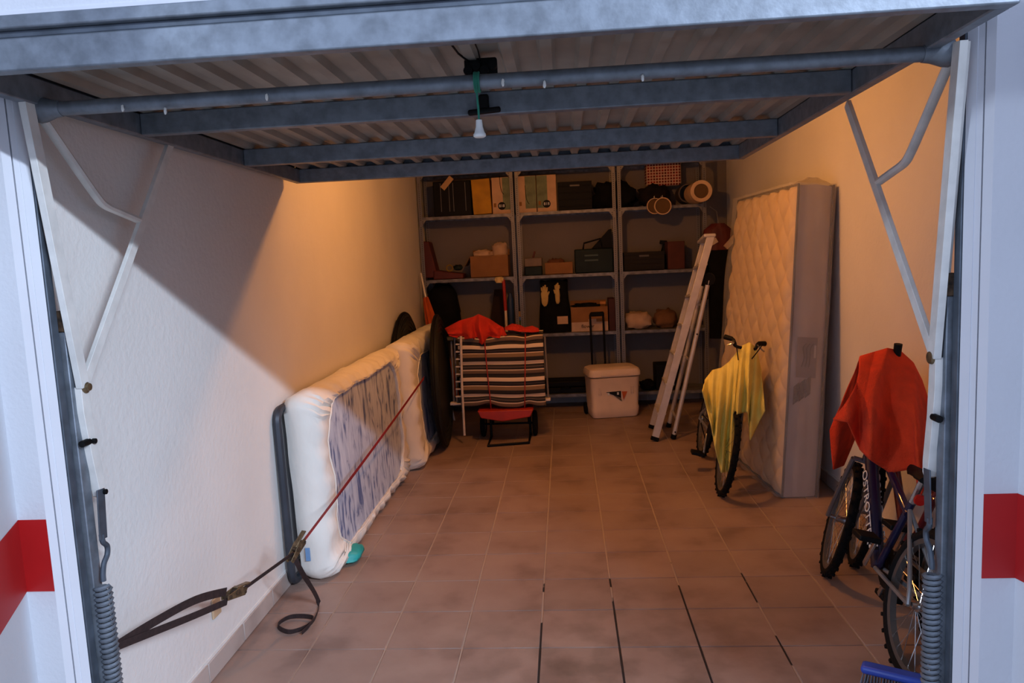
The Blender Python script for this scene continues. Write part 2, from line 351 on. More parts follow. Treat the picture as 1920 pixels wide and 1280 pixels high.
zl0, zl1 = oy(80, 1108, YF).z, oy(60, 974, YF).z
band([(-1.472, YF-e), (-1.556+e, YF-e), (-1.474+e, 1.75-e), (-1.30+e, 1.37-e), (-2.8, 1.37-e)], zl0, zl1)
band([(1.046, YF-e), (1.130-e, YF-e), (1.17-e, 1.75-e), (1.24-e, 1.37-e), (3.8, 1.37-e)], oy(1880, 1083, YF).z, oy(1880, 925, YF).z)
# steel door casing painted white, splayed and stepped in profile, then the bare galvanised channel
def casing(name, sx, x_out, x_in):
    c = thing(name, None, None, (x_in, 1.93, 0), kind='structure')
    def leaf(n, f0, f1, off, m=M_FRAME):     # a strip of the splayed face between fractions f0 and f1, off = how far it stands back
        xa, xb = x_out+(x_in-x_out)*f0, x_out+(x_in-x_out)*f1; ya, yb = YF+.066*f0+off, YF+.066*f1+off
        B().prism([(xa, ya, 0), (xb, yb, 0), (xb-sx*.03, yb+.012, 0), (xa-sx*.02, ya+.012, 0)], (0, 0, 2.34)).build(n, m, c, smooth=0)
    leaf('casing_outer', 0, .34, .0); leaf('casing_middle', .36, .62, .004); leaf('casing_inner', .635, 1, .0)
    def strip(n, xa, xb, ya, yb, m, z0=0, z1=2.34): B().box((min(xa, xb), ya, z0), (max(xa, xb), yb, z1)).build(n, m, c, bevel=.003, smooth=40)
    strip('metal_edge', x_in-sx*.012, x_in+sx*.004, 1.999, 2.03, M_GALVD, 0, 2.3)  # dull galvanised strip behind the white casing
    strip('channel', x_in-sx*.006, x_in+sx*.016, 2.035, 2.075, M_GALV, 0, 1.50)
    B().box((min(x_in-sx*.004, x_in+sx*.03), 2.03, 1.50), (max(x_in-sx*.004, x_in+sx*.03), 2.06, 1.56)).build('corner_bracket', M_RUST, c, bevel=.002)
casing('trim_1', 1, -1.472, OL); casing('trim_2', -1, 1.046, OR)
st('trim_3', (-1.47, 1.935, 2.30), (1.05, 1.99, 2.345), M_FRAME)
# the pavement outside
st('pavement', (-8, -9, -.12), (9, YJ-.02, -.02), mat('pavement_concrete', (150, 148, 144), .85, var=.12, scale=2, bump=.2))

# ------------------------------------------------------------------ ceiling lamp (hidden above the raised door)
cl = thing('ceiling_lamp', 'small bare bulb ceiling lamp above the raised door', 'lamp', V((LAMP.x, LAMP.y, ZC)))
B().lathe([(.05, 0), (.05, -.02), (.02, -.035)], (LAMP.x, LAMP.y, ZC)).build('rose', M_WHITE, cl)
B().tube([(LAMP.x, LAMP.y, ZC-.03), (LAMP.x, LAMP.y, LAMP.z+.09)], .005).build('flex', M_BLACK, cl)
B().lathe([(.018, .05), (.02, .1), (.012, .11)], LAMP).build('holder', M_BLACK, cl)
B().lathe([(.004, -.05), (.02, -.045), (.03, -.02), (.028, .01), (.014, .04), (.013, .055)], LAMP).build('bulb', mat('bulb_glow', (255, 200, 120), .3, emit=((1, .62, .26), 30)), cl)
ll = light('ceiling_lamp_light', 'POINT', LAMP-V((0, 0, .09)), 60, (1.0, .385, .085), .05); ll.location = ll.location-cl.location; ll.parent = cl

# ------------------------------------------------------------------ the up-and-over door
DX0, DX1, DY0, DY1 = -1.43, .953, 1.673, 4.05
def dz(y): return 2.124-.0143*(y-DY0)
door = thing('garage_door', 'raised galvanised up-and-over garage door with ribbed sheet and steel rails', 'garage door', (-.24, 2.0, 1.0))
def rail(name, x0, x1, y0, y1, h=.072, m=M_GALV, lo=0):
    b = B(); z0, z1 = dz(y0)+lo, dz(y1)+lo
    b.add([(x0, y0, z0), (x1, y0, z0), (x1, y1, z1), (x0, y1, z1), (x0, y0, z0+h), (x1, y0, z0+h), (x1, y1, z1+h), (x0, y1, z1+h)], ((0, 3, 2, 1), (4, 5, 6, 7), (0, 1, 5, 4), (1, 2, 6, 5), (2, 3, 7, 6), (3, 0, 4, 7)))
    return b.build(name, m, door, bevel=.004)
rail('front_rail', DX0, DX1, DY0, DY0+.035)
rail('front_lip', DX0, DX1, DY0-.012, DY0+.01, .03, M_GALV, .088)
rail('front_groove', DX0, DX1, DY0+.004, DY0+.02, .018, M_GALVD, .071)
rail('side_rail', DX0, DX0+.035, DY0+.036, DY1-.036); rail('side_rail', DX1-.035, DX1, DY0+.036, DY1-.036)
y2 = oz(960, 213, 2.11).y; y3 = oz(960, 283, 2.10).y
rail('cross_rail', DX0+.036, DX1-.036, y2, y2+.04); rail('cross_rail', DX0+.036, DX1-.036, y3, y3+.04)
rail('back_rail', DX0, DX1, DY1-.035, DY1)
# ribbed sheet: one folded skin
prof = []; n = 23; pw = (DX1-DX0-.01)/n
for i in range(n):
    x = DX0+.005+i*pw
    prof += [(x, .020), (x+pw*.32, .020), (x+pw*.42, 0), (x+pw*.70, 0), (x+pw*.80, .020)]
prof.append((DX1-.005, .020))
sh = B(); rows = [DY0+.022, 2.4, 3.2, DY1-.004]
sh.loft([[V((x, y, dz(y)+.073+h)) for x, h in prof] for y in rows], closed=False)
sh.build('ribbed_sheet', M_SHEET, door, smooth=0, solid=.0015)
rail('outer_skin', DX0-.004, DX1+.004, DY0+.011, DY1+.004, .016, M_GALVD, .0945)
rail('end_flashing', DX0, DX1, DY1, DY1+.004, .04, M_GALVD, .06)
for xa in (DX0-.004, DX1): rail('side_flashing', xa, xa+.004, DY0+.011, DY1, .04, M_GALVD, .06)
# torsion tube with flared end brackets
tl, tr = oy(75, 208, 2.02), oy(1780, 100, 2.02)
tl = V((-1.40, 2.02, 2.112)); tr = V((.965, 2.02, 2.112))
B().tube([tl, tr], .0195, 14).build('torsion_tube', M_GALV, door)
for e_, s_ in ((tl, -1), (tr, 1)):
    B().tube([e_+V((-s_*.05, 0, 0)), e_+V((-s_*.03, 0, 0)), e_+V((s_*.0, 0, 0)), e_+V((s_*.018, 0, 0))], [.021, .024, .034, .036], 14).build('tube_bracket', M_GALV, door)
for px_, py_ in ((500, 182), (943, 155), (1021, 158), (310, 208), (230, 203), (1205, 146)):
    q = oy(px_, py_, 2.0); B().blob((q.x, 2.0, q.z), (.004, .003, .009), .3, 2, px_, seg=8, flat=False).build('paint_drip', M_WHITE, door)
def lifting_gear(s, X):   # arms beside the opening; all lie in a plane parallel to the side wall
    P = lambda y, z, dx=0: V((X+s*dx, y, z))
    sd = (1, 0, 0)
    B().bar(P(1.967, 2.125), P(2.065, 1.334), .020, .036, sd).build('lifting_arm', M_ARM, door, bevel=.001)
    B().bar(P(1.972, 2.125, -.012), P(2.05, 1.50, -.012), .028, .004, sd).build('arm_flange', M_ARM, door, bevel=.001)
    B().bar(P(2.715, 2.118, -.006), P(2.072, 1.330, -.006), .014, .032, sd).build('brace_arm', M_ARM, door, bevel=.001)
    B().tube(spline([P(2.03, 2.10, -.01), P(2.17, 1.965, -.01), P(2.245, 1.895, -.01), P(2.285, 1.870, -.01), P(2.36, 1.853, -.01), P(2.462, 1.832, -.01)], 5), .014, 8, ry=.012).build('bent_stay', M_ARM, door)
    B().lathe([(.016, -.012), (.018, -.008), (.018, .008), (.011, .012), (.011, .018)], P(2.07, 1.333), (1, 0, 0), 14).build('pivot_pin', M_BRASS, door)
    lv = B(); L_ = [(2.050, 1.335), (2.084, 1.338), (2.088, 1.25), (2.093, 1.17), (2.112, 1.04), (2.112, 1.005), (2.100, .990), (2.084, .998), (2.066, 1.12), (2.056, 1.20), (2.050, 1.26)]
    lv.prism([P(y, z, .004) for y, z in L_], (s*-.026, 0, 0)).build('lever', M_ARM, door, bevel=.001)
    for y, z in ((2.075, 1.17), (2.098, 1.008)): B().lathe([(.008, -.003), (.008, .010), (.004, .012)], P(y, z, -.016 if s < 0 else .004), (s, 0, 0) if s > 0 else (s, 0, 0), 10).build('bolt', M_BLACK, door)
    B().lathe([(.010, 0), (.010, .034)], P(2.03, 1.172, .0), (0, 1, 0), 10).build('pivot_stub', M_BLACK, door)
    B().bar(P(2.085, 1.02, .004), P(2.072, .87, .004), .004, .036, sd).build('spring_bracket', M_GALVD, door, bevel=.001)
    B().tube(spline([P(2.072, .885), P(2.075, .86), P(2.092, .84), P(2.088, .815), P(2.068, .795), P(2.058, .765), P(2.057, .745)], 5), .008, 8).build('spring_hook', M_GALVD, door)
    sp = B(); n = 44; z0, z1 = .02, .735
    sp.tube([P(2.05, z0+(z1-z0)*i/(n*10))+V((.021*math.cos(i*math.pi/5), .021*math.sin(i*math.pi/5), 0)) for i in range(n*10+1)], .0062, 5).build('coil_spring', M_GALV, door)
lifting_gear(1, -1.412); lifting_gear(-1, .982)
# lock box with its rods, cross handle, and the pull cord with a white bell
c = oz(902, 131, dz(1.9)+.045)
B().box(c+V((-.045, -.012, -.03)), c+V((.045, .012, .03))).build('lock_box', M_BLACK, door, bevel=.006)
for k in range(4): B().lathe([(.012, -.016), (.012, 0)], c+V((-.034+.0227*k, -.012, (-.006, .006)[k % 2])), (0, 1, 0), 12).build('lock_wheel', M_BLACK, door)
B().tube([c+V((-.03, 0, .022)), c+V((-.05, -.08, .026)), c+V((-.07, DY0+.04-c.y, .028))], .003, 6).build('lock_rod', M_BLACK, door)
B().tube([c+V((0, 0, .022)), c+V((.004, -.1, .026)), c+V((.004, DY0+.04-c.y, .028))], .002, 6).build('lock_rod', M_BLACK, door)
h = oy(908, 206, y2-.012)
B().box(h+V((-.016, -.012, -.004)), h+V((.016, .016, .048))).build('handle_stem', M_BLACK, door, bevel=.006)
B().bar(h+V((-.052, -.012, -.009)), h+V((.054, -.012, -.003)), .018, .018).build('handle_grip', M_BLACK, door, bevel=.006)
pc = thing('pull_cord', 'green pull cord with a white bell knob hanging from the door tube', 'cord', tl.lerp(tr, .5))
kx = oy(893, 165, 2.0).x; b0 = oy(898, 225, 2.0)
cr = B()
for t in range(3): cr.tube([V((kx-.004+.005*t, 2.02, 2.112))+V((0, .024*math.cos(a_), .024*math.sin(a_))) for a_ in (2*math.pi*i/14 for i in range(14))], .0035, 6, closed=True)
M_CORD = mat('green_cord', (40, 128, 104), .8)
cr.tube(spline([(kx, 1.997, 2.112), (kx+.002, 1.996, 2.06), b0+V((0, 0, .03)), b0], 6), .003, 6)
cr.build('cord', M_CORD, pc)
z0 = oy(898, 258, 2.0).z
B().lathe([(.003, b0.z-z0+.002), (.008, b0.z-z0), (.0095, (b0.z-z0)*.6), (.0135, (b0.z-z0)*.28), (.0165, (b0.z-z0)*.2), (.0165, .003), (.012, 0)], (b0.x, 2.0, z0), seg=18).build('bell_knob', M_WHITE, pc)

# ------------------------------------------------------------------ left wall: bed base and two mattresses in white fitted sheets
def tilt(y0, base_x, ang): return Matrix.Translation((base_x, y0, 0)) @ Matrix.Rotation(ang, 4, 'Y')
bb = thing('bed_base', 'dark grey metal bed base standing on edge between the left wall and a mattress', 'bed base', (-1.46, 4.6, 0))
Mb = tilt(3.60, -1.455, -.012)
def rrect(x, a0, a1, z0, z1, r, n=5):
    pts = []
    for cy_, cz_, t0 in ((a1-r, z1-r, 0), (a0+r, z1-r, 90), (a0+r, z0+r, 180), (a1-r, z0+r, 270)):
        for i in range(n+1): t = math.radians(t0+90*i/n); pts.append(V((x, cy_+r*math.cos(t), cz_+r*math.sin(t))))
    return pts
M_BED = mat('dark_bed_frame', (62, 66, 74), .45, .3, var=.12)
B().tube(rrect(0, 0, 1.9, .025, .93, .06), .022, 8, closed=True).build('frame', M_BED, bb, M=Mb)
for k in range(6): B().box((-.008, .2+.28*k, .03), (.004, .27+.28*k, .925)).build('slat', mat('bed_slat', (150, 120, 86), .7), bb, M=Mb, bevel=.002)

def mattress(name, label, y0, L, H, T_, bx, ang, seed, win):
    """standing on its long edge: local x = thickness (0 back .. T front), y along the wall, z up; the sheet's elastic edge leaves a rounded window on the front"""
    t = thing(name, label, 'mattress', (bx, y0+L/2, 0), group='sheeted mattresses along the left wall')
    Mm = tilt(y0, bx, ang); R_ = .075
    def wob(p, k=.012): return p+V((k*noise.noise(p*5+V((seed, 0, 0))), k*.6*noise.noise(p*4+V((0, seed, 3))), k*.8*noise.noise(p*6+V((7, seed, 0)))))
    # core, marbled face seen in the window
    core = B(); rings = []
    for x in (T_*.2, T_*.5, T_-.008): rings.append([p for p in rrect(x, .045, L-.045, .05, H-.045, R_, 6)])
    core.loft(rings).build('ticking', M_MARBLE, t, M=Mm, smooth=50)
    # sheet: back rim -> sides -> front rim -> window edge, as one lofted skin of rounded rectangles
    n = 10; sh = B(); prof = [(.0, .05), (.0, .012), (.04, -.004), (T_*.5, -.012), (T_-.05, -.006), (T_-.012, .012), (T_+.006, .04)]
    rings = []
    def rr(x, ins, r): return rrect(x, ins, L-ins, .004+ins*.6, H-ins, r, n)
    def dens(pts, m):
        out = []
        for i in range(len(pts)):
            a, b = pts[i], pts[(i+1) % len(pts)]; k = max(1, int((b-a).length/.05))
            out += [a.lerp(b, j/k) for j in range(k)]
        return out
    base = None
    outer = dens(rr(0, 0, R_), 1); N_ = len(outer); cen = V((0, L/2, H/2))
    wa0, wa1, wz0, wz1, wr = win
    inner = rrect(0, wa0, wa1, wz0, wz1, wr, n)
    # resample inner by angle to match outer
    ia = dens(inner, 1)
    def nearest(dirv):
        best, bp = -9, None
        for q in ia:
            dq = (q-V((0, (wa0+wa1)/2, (wz0+wz1)/2)))
            c_ = dq.normalized().dot(dirv)
            if c_ > best: best, bp = c_, q
        return bp
    inn = [nearest((o-V((0, (wa0+wa1)/2, (wz0+wz1)/2))).normalized()) for o in outer]
    for x, ins in prof:
        ring = []
        for i, o in enumerate(outer):
            d = (cen-o); d.x = 0; dl = V((0, math.copysign(min(1, abs(d.y)/.3), d.y), math.copysign(min(1, abs(d.z)/.3), d.z)))
            ring.append(V((x, o.y, o.z))+dl*ins)
        rings.append(ring)
    for f_, xo in ((.25, .010), (.55, .013), (.85, .010), (1.0, .004), (1.02, -.010)):
        rings.append([V((T_+xo, *(rings[6][i].yz.lerp(inn[i].yz, f_)))) for i in range(N_)])
    out = []
    for k, ring in enumerate(rings):
        fold = .014 if 2 <= k <= 8 else .003
        nr = []
        for i, p in enumerate(ring):
            ridge = math.sin(i*2.1+3*noise.noise(V((i*.2, seed, k*.2))))*fold*.8
            q = wob(p, .018 if 2 <= k <= 10 else .005); q.x += ridge if k >= 4 else 0
            if q.z < .004: q.z = .004
            nr.append(q)
        out.append(nr)
    sh.loft(out, (False, False)).build('fitted_sheet', M_SHEETW, t, M=Mm, smooth=60, solid=.003)
    hem = B().tube([p+V((.003, 0, 0)) for p in out[-2]], .006, 6, closed=True).build('elastic_hem', M_SHEETW, t, M=Mm)
    return t, Mm
m1, Mm1 = mattress('mattress', 'near mattress in a slack white sheet, streaked blue-grey underside showing, standing on edge', 3.66, 1.96, .98, .17, -1.425, -.035, 1.7, (.13, 1.80, .08, .92, .24))
m2, _ = mattress('mattress', 'second mattress in a white sheet standing on edge partly behind the dark round panel', 5.64, 1.60, 1.0, .19, -1.355, -.05, 4.2, (.20, 1.42, .12, .86, .2))
# small blue maker's tag on the near sheet
tg = Mm1 @ V((.05, -.012, .16)); B().box(tg+V((-.012, -.003, -.035)), tg+V((.012, .0, .035))).build('brand_tag', mat('blue_tag', (120, 160, 205), .7), m1)
pb = B().blob(oz(648, 1052)+V((.02, .03, .035)), (.07, .10, .035), .2, 2, 5)
pb.build('teal_slipper', mat('teal_rubber', (40, 170, 165), .5), bevel=0, label='teal rubber slipper half under the near mattress', category='slipper')

# ------------------------------------------------------------------ ratchet strap
sp_ = thing('ratchet_strap', 'red and dark brown ratchet strap with two buckles stretched past the sheeted mattresses', 'strap', (-1.3, 3.6, 0))
A0 = ox(795, 708, -1.13); A1 = ox(563, 1022, -1.215); A2 = ox(548, 1038, -1.235); A3 = ox(455, 1105, -1.30); A4 = ox(425, 1118, -1.32); A5 = V((-1.405, 2.075, ox(218, 1213, -1.40).z))
B().ribbon([A0.lerp(A1, i/8)+V((0, 0, -.01*math.sin(math.pi*i/8))) for i in range(9)], .026, .002, [V((.2+.0*i, .3, 1)) if i < 7 else V((.9, .3, .5)) for i in range(9)]).build('red_webbing', M_STRAPR, sp_, label='red webbing')
B().ribbon([A2.lerp(A3, i/6) for i in range(7)], .022, .003, (.5, 0, 1)).build('brown_webbing', M_STRAPB, sp_)
up = A4+V((0, 0, .02)); dn = A4+V((0, 0, -.02))
B().ribbon(spline([up, up.lerp(A5, .35)+V((.01, 0, .028)), up.lerp(A5, .7)+V((0, 0, .016)), A5], 6), .03, .003, (.1, 0, 1)).build('brown_webbing', M_STRAPB, sp_)
B().ribbon(spline([dn, dn.lerp(A5, .4)+V((0, 0, -.004)), A5+V((0, 0, -.004))], 6), .026, .003, (.15, 0, 1)).build('brown_webbing', M_STRAPB, sp_)
def buckle(p, d):
    d = V(d).normalized(); x = V((0, 0, 1)); x = (x-d*x.dot(d)).normalized(); y = d.cross(x)
    R_ = Matrix((( d.x, y.x, x.x, p.x), (d.y, y.y, x.y, p.y), (d.z, y.z, x.z, p.z), (0, 0, 0, 1)))
    b = B().prism([R_ @ V(q) for q in ((-.06, -.016, -.012), (.045, -.016, -.018), (.06, -.016, .006), (.02, -.016, .022), (-.03, -.016, .012), (-.062, -.016, .006))], R_.to_3x3() @ V((0, .003, 0)))
    b.prism([R_ @ V(q) for q in ((-.06, .013, -.012), (.045, .013, -.018), (.06, .013, .006), (.02, .013, .022), (-.03, .013, .012), (-.062, .013, .006))], R_.to_3x3() @ V((0, .003, 0)))
    o = b.build('ratchet_buckle', M_BRASS, sp_, bevel=.001)
    c = B()
    for q, r in (((-.045, 0, -.002), .009), ((.0, 0, .004), .012), ((.045, 0, -.006), .006)):
        c.lathe([(r, -.018), (r, .018)], R_ @ V(q), R_.to_3x3() @ V((0, 1, 0)), 10)
    c.build('spindle', M_RUST, o)
    B().box((.0, -.012, .016), (.085, .012, .022), R_).build('lever', M_BRASS, o, bevel=.002)
buckle(A1.lerp(A2, .5), A1-A2+V((0, 0, .02))); buckle(A3.lerp(A4, .5), A3-A4)
tail = spline([A2, ox(566, 1072, -1.22), oz(597, 1128, .02), oz(585, 1166, .016), oz(545, 1184, .014), oz(521, 1172, .013), oz(545, 1156, .016), oz(585, 1157, .02), oz(580, 1172, .026), oz(566, 1186, .016)], 7)
B().ribbon(tail, .022, .003, [V((.9, .2, .3)) if i < 10 else V((.25, -.1, 1)) for i in range(len(tail))]).build('loose_tail', M_STRAPB, sp_)
q = ox(403, 1137, XL)
B().box((XL, q.y-.035, q.z-.04), (XL+.01, q.y+.035, q.z+.04)).build('wall_plate', mat('beige_plate', (206, 178, 142), .5), bevel=.004, label='small beige cover plate low on the left wall behind the strap', category='wall plate')

# ------------------------------------------------------------------ round dark panels and the closed orange parasol
M_DISC = mat('dark_round', (40, 42, 40), .5, var=.2, scale=5)
def disc(label, c, R_, rx, rz):
    t = thing('round_panel', label, 'panel', (c[0], c[1], 0))
    Md = Matrix.Translation(c) @ Matrix.Rotation(rz, 4, 'Z') @ Matrix.Rotation(rx, 4, 'Y')
    B().lathe([(R_*.985, -.02), (R_, -.008), (R_, .008), (R_*.985, .02)], (0, 0, 0), (1, 0, 0), 56).build('board', M_DISC, t, M=Md)
    for k in range(4): B().tube(arc((.021, 0, 0), R_*(.95-.07*k), 0, 2*math.pi, 48, (0, 1, 0), (0, 0, 1))[:-1], .008, 6, closed=True).build('raised_ring', M_DISC, t, M=Md)
    B().tube(arc((0, 0, 0), R_, 0, 2*math.pi, 56, (0, 1, 0), (0, 0, 1))[:-1], .016, 8, closed=True).build('rim', M_BLACK, t, M=Md)
disc('large dark ribbed round panel leaning against the second mattress', (-1.105, 6.42, .584), .57, -.03, .05)
disc('dark round panel standing behind the second mattress, only its top showing', (-1.445, 6.62, .60), .57, -.01, 0)
ps = thing('beach_parasol', 'closed orange parasol with a thin silver pole leaning in the back corner', 'parasol', (-1.1, 7.38, 0))
t0, t1, t2 = oy(789, 512, 7.56), oy(798, 557, 7.49), oy(842, 745, 7.39)
t3 = t2+(t2-t1)*((t2.z-.012)/(t1.z-t2.z))
B().tube([t0, t1, t3], .011, 8).build('pole', M_ALU, ps)
ax = (t2-t1).normalized(); fx, fy = frame_of(ax); rings = []
for i in range(14):
    f = i/13; r = .022+.085*f**.8*(1 if f < .8 else 1-.25*(f-.8)/.2)
    rings.append([t1.lerp(t2, f)+(fx*math.cos(a)+fy*math.sin(a))*r*(1+.22*math.cos(7*a+3*f)) for a in (2*math.pi*k/42 for k in range(42))])
B().loft(rings).build('canopy', mat('orange_canvas', (196, 84, 24), .85, var=.1), ps, smooth=60)
B().tube([t1.lerp(t2, .55)+(fx*math.cos(a)+fy*math.sin(a))*.095 for a in (2*math.pi*k/24 for k in range(24))], .008, 6, closed=True).build('tie', M_DARK, ps)

# ------------------------------------------------------------------ hand truck carrying folded striped loungers
YT = 6.50
ht = thing('hand_truck', 'low black hand truck with red tray and two wheels under the striped loungers', 'hand truck', (-.55, 6.55, 0))
a, b = oz(915, 838), oz(992, 832); ba = V((a.x-.0, a.y+.33, 0)); bb_ = V((b.x, b.y+.33, 0))
up = V((0, 0, .012))
B().tube([ba+up+V((0, 0, .2)), ba+up, a+up, b+up, bb_+up, bb_+up+V((0, 0, .2))], .012, 8).build('toe_frame', M_BLACK, ht)
for x in (a.x-.075, b.x+.045):
    wy = 6.72
    wv = B().tube(arc((x, wy, .115), .095, 0, 2*math.pi, 28, (0, 1, 0), (0, 0, 1))[:-1], .022, 8, closed=True).build('wheel', M_RUBBER, ht)
    B().lathe([(.075, -.014), (.08, 0), (.075, .014)], (x, wy, .115), (1, 0, 0), 20).build('hub', mat('grey_hub', (70, 70, 72), .5), wv)
B().tube([(a.x-.09, 6.72, .115), (b.x+.06, 6.72, .115)], .01, 8).build('axle', M_BLACK, ht)
ry0, ry1 = 6.42, 6.72
B().prism([(a.x-.09, ry0, .30), (b.x+.05, ry0, .30), (b.x+.02, ry0, .235), (a.x+.13, ry0, .20), (a.x-.06, ry0, .235)], (0, ry1-ry0, 0)).build('tray', mat('red_tray', (176, 42, 20), .5), ht, bevel=.008)
for x in (a.x+.01, b.x-.01): B().tube([(x, 6.74, .1), (x, 6.86, .98)], .013, 8).build('upright', M_BLACK, ht)
lo = thing('sun_lounger', 'folded sun lounger in brown, black and cream stripes tied on a hand truck', 'sun lounger', (-.6, 6.5, .30))
LL, LR, Lz0, Lz1 = oy(862, 700, YT).x, oy(1021, 700, YT).x, .315, .945
def stripef(u, v):       # a pile of folded canvas: slightly scalloped front, rounded over the top
    x = LL+(LR-LL)*u; z = Lz0+(Lz1-Lz0)*v
    if v < 1.0: pass
    dy = -.018*abs(math.sin(v*math.pi*6.5))-.012*math.sin(u*math.pi)
    z += .012*math.sin(u*5+1)*(1-v)+.018*(u-.5)*0
    sag = -.022*math.exp(-((u-.32)/.13)**2)*max(0, v-.75)*4 - .02*math.exp(-((u-.78)/.08)**2)*max(0, v-.8)*4
    lift = .03*math.exp(-((u-.33)/.1)**2)*max(0, .2-v)*5+.03*math.exp(-((u-.8)/.08)**2)*max(0, .2-v)*5
    return V((x, YT+dy, z+sag+lift))
st_ = B(); nu, nv = 40, 104
def wrapf(u, v):         # v 0-.08 bottom, .08-.86 front, .86-1 over the top to the back
    if v < .08: p = stripef(u, 0); return p+V((0, .24*(1-v/.08), 0))
    if v < .84: return stripef(u, (v-.08)/.76)
    k = (v-.84)/.16; p = stripef(u, 1); return p+V((0, .26*k, .025*math.sin(k*math.pi)))
st_.grid(wrapf, nu, nv)
st_.uv = [(0, 0)]*len(st_.v)
st_.uv = []
for j in range(nv+1):
    for i in range(nu+1):
        v = j/nv; s = (v-.08)/.76*4.32-.06 if v >= .08 else -.06-(.08-v)*20
        st_.uv.append((i/nu, s+.12+8))
st_.build('striped_canvas', M_STRIPE, lo, smooth=60, solid=.006)
B().box((LL+.01, YT+.03, Lz0+.02), (LR-.01, YT+.22, Lz1-.03)).build('folded_pile', mat('canvas_inside', (92, 74, 58), .9), lo, bevel=.03)
M_WT = mat('white_tube', (224, 208, 194), .45)
B().tube([oy(864, 630, YT-.05), oy(866, 720, YT-.05), oy(871, 816, YT-.05)], .011, 8).build('frame_tube', M_WT, lo)
M_GT = mat('grey_tube', (150, 140, 134), .45, .4)
for pa, pb_ in (((852, 632), (857, 755)), ((846, 640), (851, 752)), ((1021, 630), (1028, 745))):
    B().tube([oy(*pa, YT+.06), oy(*pb_, YT+.06)], .009, 8).build('frame_tube', M_GT, lo)
for px_ in ((851, 756), (1026, 748)): c = oy(*px_, YT+.04); B().box(c+V((-.03, -.03, -.012)), c+V((.03, .03, .012))).build('foot', M_WT, lo, bevel=.004)
for k in range(9): c = oy(862, 645+14*k, YT-.01); B().box(c+V((-.035, -.012, -.006)), c+V((.015, .012, .006))).build('arm_notch', M_WT, lo, bevel=.002)
for xa, xb in ((908, 920), (985, 984)):
    B().tube(spline([oy(xa, 622, YT+.2)+V((0, 0, .02)), oy(xa, 628, YT-.02), oy((xa*2+xb)/3, 680, YT-.045), oy(xb, 758, YT-.03), oy(xb, 772, YT+.15)], 5), .005, 6).build('tie_cord', mat('red_cord', (168, 40, 26), .7), lo)
# red towels lying on top
tz = Lz1+.012
M_TERRY = mat('red_terry', (200, 44, 24), .95, bump=.4, bscale=120)
def poly_at(pts, u):
    k = u*(len(pts)-1); i = min(int(k), len(pts)-2); f = k-i; f = f*f*(3-2*f)*.4+f*.6
    return pts[i][0]+(pts[i+1][0]-pts[i][0])*f, pts[i][1]+(pts[i+1][1]-pts[i][1])*f
def hang(name, label, cat, m, Tp, Hp, ytop, ynear, yfar, Hb=None, fold=.02, nf=5, seed=0, bulge=.03, nu=56, nv=26, parent=None, zmin=.01, Mp=None):
    """a cloth over a ridge: near sheet from the ridge Tp to the hem Hp, far sheet to the hem Hb behind it"""
    b = B(); Hb = Hb or Hp
    def f(u, w):          # w -1 far hem .. 0 ridge .. 1 near hem
        v = abs(w); tx, ty = poly_at(Tp, u); hx, hy = poly_at(Hp if w >= 0 else Hb, u)
        v2 = v**.9; x = tx+(hx-tx)*v; y_ = ty+(hy-ty)*v
        if Mp and w >= 0:
            mx_, my_ = poly_at(Mp, u); cx_, cy_ = 2*mx_-(tx+hx)/2, 2*my_-(ty+hy)/2     # quadratic through the middle row
            x = (1-v)**2*tx+2*v*(1-v)*cx_+v*v*hx; y_ = (1-v)**2*ty+2*v*(1-v)*cy_+v*v*hy
        e = min(1, 4*u, 4*(1-u))
        n_ = math.sin(nf*2*math.pi*u+2.4*noise.noise(V((u*3, v*1.5, seed)))+1.5*v)*.6+1.1*noise.noise(V((u*5, v*2.2, seed+4)))
        yy = ytop+((ynear if w >= 0 else yfar)-ytop)*v2-(bulge*math.sin(math.pi*min(1, v))*e if w >= 0 else -bulge*e*v)-fold*n_*min(1, .25+v)*(1 if w >= 0 else .6)
        p = oy(x, y_, yy); p.z = max(p.z, zmin); p.x = min(p.x, 1.712); return p
    b.grid(lambda u, t_: f(u, 2*t_-1), nu, nv*2)
    return b.build(name, m, parent, smooth=80, solid=.006, **(dict(label=label, category=cat) if cat else {}))
hang('red_towel', 'crumpled red towel heaped on the striped lounger beside the red pole', 'towel', M_TERRY,
     [(834, 616), (862, 601), (888, 594), (897, 589), (918, 598), (936, 610), (944, 614)], [(842, 629), (868, 637), (886, 634), (904, 646), (918, 632), (938, 634), (950, 628)], YT+.08, YT-.03, YT+.27,
     [(836, 620), (862, 612), (888, 610), (897, 610), (918, 611), (936, 614), (944, 616)], .055, 4, 2.0, .03)
hang('red_towel', 'small flat red cloth on the striped lounger near its right end', 'towel', M_TERRY,
     [(946, 614), (960, 607), (974, 609), (984, 614), (998, 611), (1010, 616)], [(947, 618), (960, 619), (974, 622), (984, 622), (998, 623), (1011, 621)], YT+.10, YT-.02, YT+.26, [(946, 615), (960, 610), (974, 612), (984, 615), (998, 613), (1010, 616)], .015, 2, 5.0, .02)

